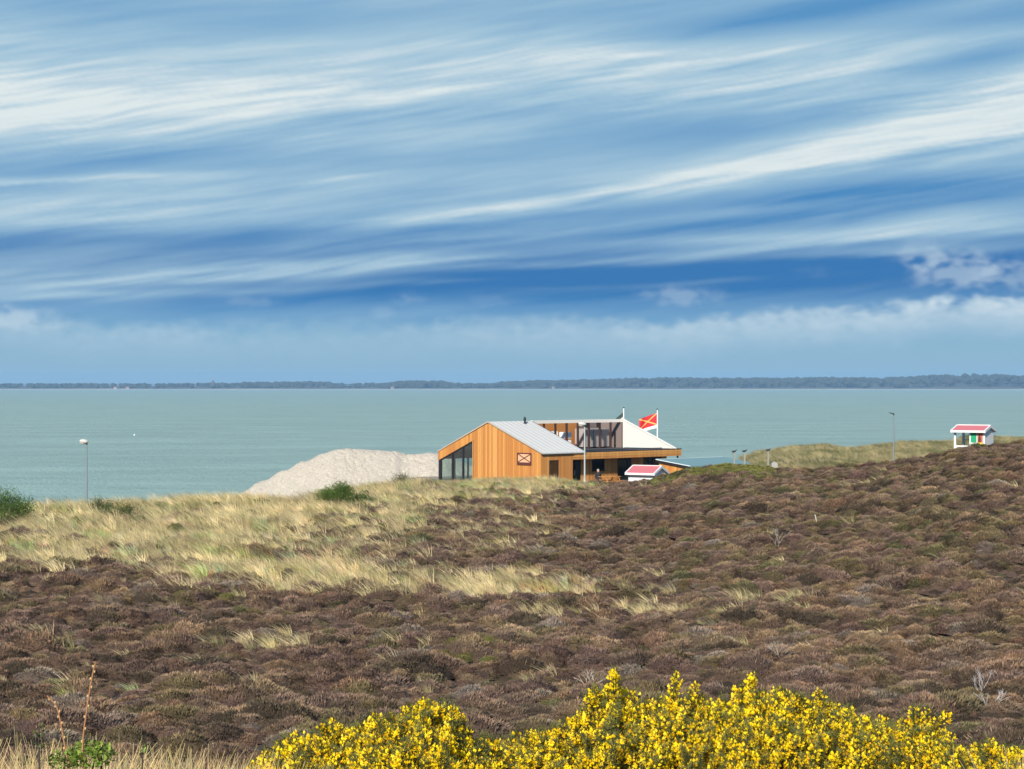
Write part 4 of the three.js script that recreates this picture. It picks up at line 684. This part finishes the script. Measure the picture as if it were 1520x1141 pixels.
// dead pale shrubs
function deadShrub(u, d, h, label, seed, tone = [0.42, 0.38, 0.32]) {
  const rnd = rngOf(seed), [x, y, z] = at(u, d), m = [];
  const grow = (o, dir, len, r, n) => { const e = [o[0] + dir[0] * len, o[1] + dir[1] * len, o[2] + dir[2] * len]; m.push(bar(o, e, r, r * 0.65, 5)); if (n) for (let i = 0; i < 2 + (rnd() < 0.5); i++) { const v = [dir[0] + (rnd() - 0.5) * 1.3, dir[1] + (rnd() - 0.35) * 0.5, dir[2] + (rnd() - 0.5) * 1.3], k = Math.hypot(...v); grow(e, v.map((q) => q / k), len * lerp(0.6, 0.9, rnd()), r * 0.65, n - 1); } };
  for (let i = 0; i < 3; i++) grow([(rnd() - 0.5) * 0.1, -0.1, (rnd() - 0.5) * 0.1], [(rnd() - 0.5) * 1.2, 0.8, (rnd() - 0.5) * 0.8], h * 0.4, 0.014, 3);
  const g = mesh('dead_shrub', merge(...m), std(tone, 0.95)); g.position.set(x, y, z); tag(g, label, 'shrub', 'dead shrubs');
}
deadShrub(878, 57, 0.75, 'bare pale forked shrub above the gorse', 3);
deadShrub(1162, 60, 0.8, 'bare grey twiggy shrub in the heather right of centre', 8, [0.3, 0.26, 0.22]);
deadShrub(1155, 90, 1.0, 'bare thin shrub halfway up the right slope', 21, [0.3, 0.27, 0.22]);
deadShrub(1462, 53, 0.8, 'grey lichened dead shrub low at the right', 15, [0.36, 0.34, 0.33]);
deadShrub(1470, 50, 0.7, 'grey dead shrub nearest the right bottom corner', 32, [0.36, 0.34, 0.33]);
deadShrub(645, 51, 0.7, 'grey dead shrub behind the left gorse bush', 44, [0.33, 0.31, 0.3]);

// ------------------------------------------------------------------ the foreground: gorse in flower, dry grass, briar
{
  const spineGeo = [1, 2, 3].map((seed) => {
    const rnd = rngOf(seed * 91), s = new Soup();
    s.blade([0, 0, 0], [0, 1, 0], 0.34, 0.012, [0.03, 0, 0.02], 3, [0.09, 0.10, 0.04], [1, 0]); s.blade([0, 0, 0], [0, 1, 0], 0.34, 0.012, [0.03, 0, 0.02], 3, [0.09, 0.10, 0.04], [0, 1]);
    for (let i = 0; i < 210; i++) { const t = rnd(), a = rnd() * 6.2832, o = [0.03 * t * t, 0.34 * t, 0.02 * t * t], L = lerp(0.02, 0.055, rnd()); s.sprig(o, [Math.cos(a) * L, L * lerp(0.2, 0.9, rnd()), Math.sin(a) * L], 0.0022 + 0.0014 * rnd(), jit([0.125, 0.125, 0.030], rnd, 0.7), rnd); }
    return s.geo();
  });
  const flowerGeo = [1, 2, 3, 4].map((seed) => {
    const rnd = rngOf(seed * 37), s = new Soup(), n = 30 + seed * 7;
    for (let i = 0; i < n; i++) {
      const t = 0.2 + 0.85 * Math.pow(rnd(), 0.8), a = rnd() * 6.2832, r = lerp(0.012, 0.034, rnd()), o = [Math.cos(a) * r, 0.30 * t, Math.sin(a) * r], L = lerp(0.015, 0.026, rnd());
      const c = jit(rnd() < 0.75 ? [0.95, 0.74, 0.014] : rnd() < 0.4 ? [0.86, 0.46, 0.008] : [0.90, 0.68, 0.05], rnd, 0.2);
      const f = [Math.cos(a), 0.55, Math.sin(a)], e = [-Math.sin(a), 0, Math.cos(a)];
      const p = (q, w, h) => [o[0] + f[0] * q + e[0] * w, o[1] + f[1] * q + h, o[2] + f[2] * q + e[2] * w];
      s.quad(p(0, 0, 0), p(L * 0.5, -L * 0.5, L * 0.3), p(L * 0.5, 0, L * 0.95), p(L * 0.5, L * 0.5, L * 0.3), c);          // standard
      s.quad(p(0, 0, 0), p(L * 0.6, -L * 0.45, -L * 0.1), p(L * 1.15, -L * 0.08, 0), p(L * 0.6, 0, -L * 0.3), c);           // wings
      s.quad(p(0, 0, 0), p(L * 0.6, L * 0.45, -L * 0.1), p(L * 1.15, L * 0.08, 0), p(L * 0.6, 0, -L * 0.3), c);
    }
    return s.geo();
  });
  const flowerMat = vcol(0.6, { transmission: 0.25, thickness: 0 });
  // crest of the gorse along each bearing, metres below the eye at its distance
  const crest = [[340, 1150], [365, 1132], [395, 1112], [430, 1096], [460, 1086], [490, 1074], [520, 1080], [560, 1064], [590, 1050], [615, 1040], [640, 1036], [662, 1044], [680, 1072], [705, 1085], [735, 1094], [770, 1096], [800, 1082], [830, 1070], [862, 1060], [885, 1040], [905, 1022], [925, 1020], [945, 1042], [970, 1030], [1000, 1022], [1035, 1032], [1070, 1038], [1110, 1026], [1150, 1024], [1190, 1028], [1230, 1040], [1270, 1050], [1310, 1062], [1345, 1068], [1375, 1066], [1392, 1088], [1410, 1108], [1450, 1110], [1480, 1106], [1510, 1110], [1560, 1112], [1640, 1125]];
  const bushes = [
    [345, 735, 15.2, 'left gorse bush in yellow flower beside the dry grass', 70],
    [725, 1080, 16.2, 'middle gorse bush in dense yellow flower with one tall spray', 95],
    [1060, 1400, 16.0, 'large rounded gorse bush in yellow flower right of the middle', 95],
    [1385, 1640, 15.0, 'low gorse bush in orange yellow flower at the right bottom corner', 40],
  ];
  bushes.forEach(([u0, u1, dist, label, single], bi) => {
    const rnd = rngOf(900 + bi), mid = (u0 + u1) / 2, [cx, cy, cz] = at(mid, dist);
    const g = thing('gorse_bush', label, 'gorse bush', [cx, cy, cz], 0, 'gorse bushes in flower');
    const shoots = [], w = new Soup(), n = Math.round((u1 - u0) * 8.6);
    for (let i = 0; i < n; i++) {
      const u = lerp(u0, u1, rnd()), back = rnd(), d = dist - 1.1 + 2.6 * back;
      const fringe = smooth(u0, u0 + 40, u) * smooth(u1, u1 - 40, u);
      const topY = EYE - (track(crest, u) - 570.5 + 12 * N3(u * 0.05, bi, 3)) / F * Math.max(d, dist);
      const bulge = 1 - Math.pow(Math.abs(d - dist - 0.2) / 1.7, 2) * 0.55;
      const x = (u - 760) / F * dist, gy = height(x, d);
      const depth = Math.pow(rnd(), 1.6) * 0.65;
      const y = gy + Math.max(0.12, (topY - gy - 0.33) * bulge - depth);
      if (fringe < 0.05) continue;
      shoots.push([x - cx, y - cy, -d - cz, depth]);
      if (i % 14 === 0) { const b = [(x - cx) * 0.75, gy - cy - 0.1, (-d - cz) * 0.6], v = [x - cx - b[0], y - cy - b[1], -d - cz - b[2]]; for (const sd of [[1, 0], [0, 1]]) w.blade(b, v, 1, 0.022, [0, 0, 0], 3, [0.10, 0.075, 0.05], sd); }
    }
    for (const [u, row] of [[913, 1003], [900, 1016], [890, 1020], [1003, 1012], [1028, 1012], [1116, 1014], [1178, 1022], [1219, 1026], [1360, 1050], [1377, 1046], [624, 1030], [645, 1036], [486, 1064], [553, 1060], [470, 1088], [690, 1076], [560, 1066], [1475, 1106]]) if (u >= u0 && u < u1) { const y = EYE - (row + 4 - 570.5) / F * dist - 0.24, x = (u - 760) / F * dist; for (let q = 0; q < 3; q++) shoots.push([x - cx + 0.03 * (rnd() - 0.5), y - cy - 0.06 * q, -dist - cz + 0.05 * (rnd() - 0.5), 0]); w.blade([x - cx + 0.05, y - cy - 0.5, -dist - cz], [-0.05, 0.55, 0], 1, 0.012, [0, 0, 0], 3, [0.10, 0.10, 0.05], [1, 0]); }
    mesh('stems', w.geo(), heathMat, g);
    const m4 = new THREE.Matrix4(), q = new THREE.Quaternion(), e = new THREE.Euler(), v = new THREE.Vector3();
    const pose = shoots.map(([x, y, z]) => { e.set((rnd() - 0.4) * 0.9, rnd() * 6.28, (rnd() - 0.5) * 0.9); const k = lerp(0.75, 1.15, rnd()); return new THREE.Matrix4().compose(new THREE.Vector3(x, y, z), q.setFromEuler(e).clone(), new THREE.Vector3(k, k, k)); });
    spineGeo.forEach((geo, k) => { const mine = pose.filter((_, i) => i % 3 === k), im = new THREE.InstancedMesh(geo, leafMat, mine.length); im.name = 'spiny_foliage'; im.userData.kind = 'stuff'; mine.forEach((p, i) => im.setMatrixAt(i, p)); g.add(im); });
    // flowering shoots: those nearest the viewer one by one, the rest as a mass
    const bloom = pose.map((p, i) => [p, shoots[i]]).filter(([p, s]) => { const cl = N3((s[0] + cx) * 2.3, s[1] * 2.6, s[2] * 2.1) + 0.5 * N3((s[0] + cx) * 6, s[1] * 6, bi); return s[3] === 0 || (cl > -0.52 - 0.2 * (bi === 3 ? 1 : 0) + (bi === 0 ? 0.2 : 0) && s[3] < 0.6 && rnd() < 0.95); });
    bloom.sort((a, b) => (b[1][2] - b[1][3]) - (a[1][2] - a[1][3]));
    bloom.slice(0, single).forEach(([p], i) => { const m = mesh('flowering_shoot', flowerGeo[i % 4], flowerMat, g); m.matrix.copy(p); m.matrix.decompose(m.position, m.quaternion, m.scale); });
    const rest = bloom.slice(single);
    flowerGeo.forEach((geo, k) => { const mine = rest.filter((_, i) => i % 4 === k); if (!mine.length) return; const im = new THREE.InstancedMesh(geo, flowerMat, mine.length); im.name = 'flowers'; im.userData.kind = 'stuff'; mine.forEach(([p], i) => im.setMatrixAt(i, p)); g.add(im); });
  });
  // dry grass in the foreground
  const rnd = rngOf(700), list = [], tones = [[1, 1, 1], [1.1, 1.05, 0.95], [0.85, 0.8, 0.75], [0.8, 0.85, 0.6], [1.1, 1.0, 0.85]];
  const put = (u, d, s, k = 1) => { const [x, y, z] = at(u, d); list.push([x, y, z, s, s, (rnd() - 0.5) * 6.28, jit([0.56 * k, 0.44 * k, 0.25 * k], rnd, 0.3)]); };
  const grassTop = [[-200, 1075], [0, 1085], [60, 1075], [150, 1088], [230, 1092], [330, 1104], [420, 1118], [600, 1150]];
  for (let i = 0; i < 330; i++) { const u = lerp(-160, 430, rnd()), d = lerp(11.6, 14, rnd()), [, gy] = at(u, d), want = EYE - (track(grassTop, u) + 34 * rnd() - 570.5) / F * d - gy; put(u, d, clamp(want / 0.62, 0.15, 1.6)); }
  for (let i = 0; i < 26; i++) { const u = lerp(1490, 1600, rnd()), d = 13.3, [, gy] = at(u, d); put(u, d, clamp((EYE - (1108 + 14 * rnd() - 570.5) / F * d - gy) / 0.62, 0.15, 1.6)); }
  scatter('dry_grass', 'dry straw grass along the bottom edge in the foreground', 'grass', [1, 2, 3, 4].map((k) => tussock(k * 53, 26, 0.62, 0.12, 0.0085, tones, 0.09)), strawMat, list);
  // single taller stalks
  [[20, 1062, -16], [176, 1078, -4], [158, 1082, -6], [143, 1084, -4], [205, 1086, 26], [281, 1100, 0], [352, 1104, 0], [228, 1094, 10], [240, 1108, -14], [1415, 1094, -10], [1494, 1098, -6], [60, 1090, 6]].forEach(([u, row, lean], i) => {
    const d = 12.6, [x, gy, z] = at(u - lean, d), top = EYE - (row - 570.5) / F * d, s = new Soup();
    for (const sd of [[1, 0], [0, 1]]) s.blade([0, -0.05, 0], [lean / F * d, top - gy, 0], 1, 0.008, [0, 0, 0], 4, [0.58, 0.47, 0.29], sd);
    const where = ['at the far left', 'tallest upright above the green briar', 'left of the tallest upright one', 'just above the briar leaves', 'leaning right beyond the briar', 'midway between briar and gorse', 'beside the left gorse bush', 'short one right of the briar', 'leaning left right of the briar', 'rising from the right gorse bush', 'at the right edge before the gorse', 'left of the briar shoots'][i];
    const m = mesh('grass_stalk', s.geo(), strawMat); m.position.set(x, gy, z); tag(m, 'single dry grass stalk ' + where, 'grass stalk', 'single grass stalks');
  });
  // briar: two reddish shoots, green leaves
  const [bx, by, bz] = at(130, 11.3), B = thing('briar', 'young briar with fresh green leaves and two tall reddish shoots', 'briar', [bx, by, bz]);
  const dB = 11.3, W = (u, row) => [(u - 760) / F * dB - bx, EYE - (row - 570.5) / F * dB - by, 0];
  const shoot = (pts) => { const c = new THREE.CatmullRomCurve3(pts.map(([u, r], i) => new THREE.Vector3(...W(u, r)).add(new THREE.Vector3(0, 0, 0.02 * i)))); const t = mesh('shoot', new THREE.TubeGeometry(c, 24, 0.0045, 6), std([0.36, 0.17, 0.075], 0.7), B); const geo = new THREE.SphereGeometry(0.0065, 6, 5); geo.scale(0.9, 1.4, 0.9); for (let k = 1; k < 11; k++) { const p = c.getPoint(k / 11); const b = mesh('bud', geo, std([0.45, 0.30, 0.14], 0.7), t); b.position.set(p.x + (k % 2 ? 0.007 : -0.007), p.y, p.z); } };
  shoot([[122, 1150], [124, 1095], [130, 1055], [136, 1022], [142, 995], [147, 978]]); shoot([[104, 1150], [95, 1096], [91, 1066], [86, 1044], [74, 1029]]); 
  const s = new Soup(), s2 = new Soup();
  const clump = (u, row, ru, rr, n, tone, size) => { for (let i = 0; i < n; i++) { const a = rnd() * 6.28, r = Math.sqrt(rnd()), o = W(u + ru * r * Math.cos(a), row + rr * r * Math.sin(a)); o[2] = 0.16 * (rnd() - 0.5); const v = [rnd() - 0.5, rnd() * 0.7 - 0.1, rnd() - 0.5], L = size * lerp(0.6, 1.2, rnd()) / Math.hypot(...v); s.sprig(o, v.map((q) => q * L), size * 0.3, jit(tone, rnd, 0.5), rnd); } };
  clump(95, 1130, 24, 15, 190, [0.20, 0.28, 0.05], 0.034); clump(136, 1122, 34, 20, 360, [0.22, 0.31, 0.05], 0.036); clump(58, 1098, 6, 22, 60, [0.13, 0.17, 0.05], 0.028); clump(212, 1112, 5, 6, 22, [0.22, 0.30, 0.08], 0.028); clump(150, 1115, 14, 10, 60, [0.30, 0.42, 0.06], 0.034);
  mesh('leaves', s.geo(), leafMat, B);
  for (const [a, b] of [[[95, 1148], [96, 1122]], [[134, 1150], [140, 1128]], [[58, 1150], [57, 1080]], [[150, 1150], [150, 1110]], [[210, 1155], [212, 1108]]]) mesh('stem', bar(W(...a), W(...b), 0.006, 0.004, 6), std([0.05, 0.04, 0.03], 0.9), B);
}
console.log('built');
renderer.render(scene, camera);
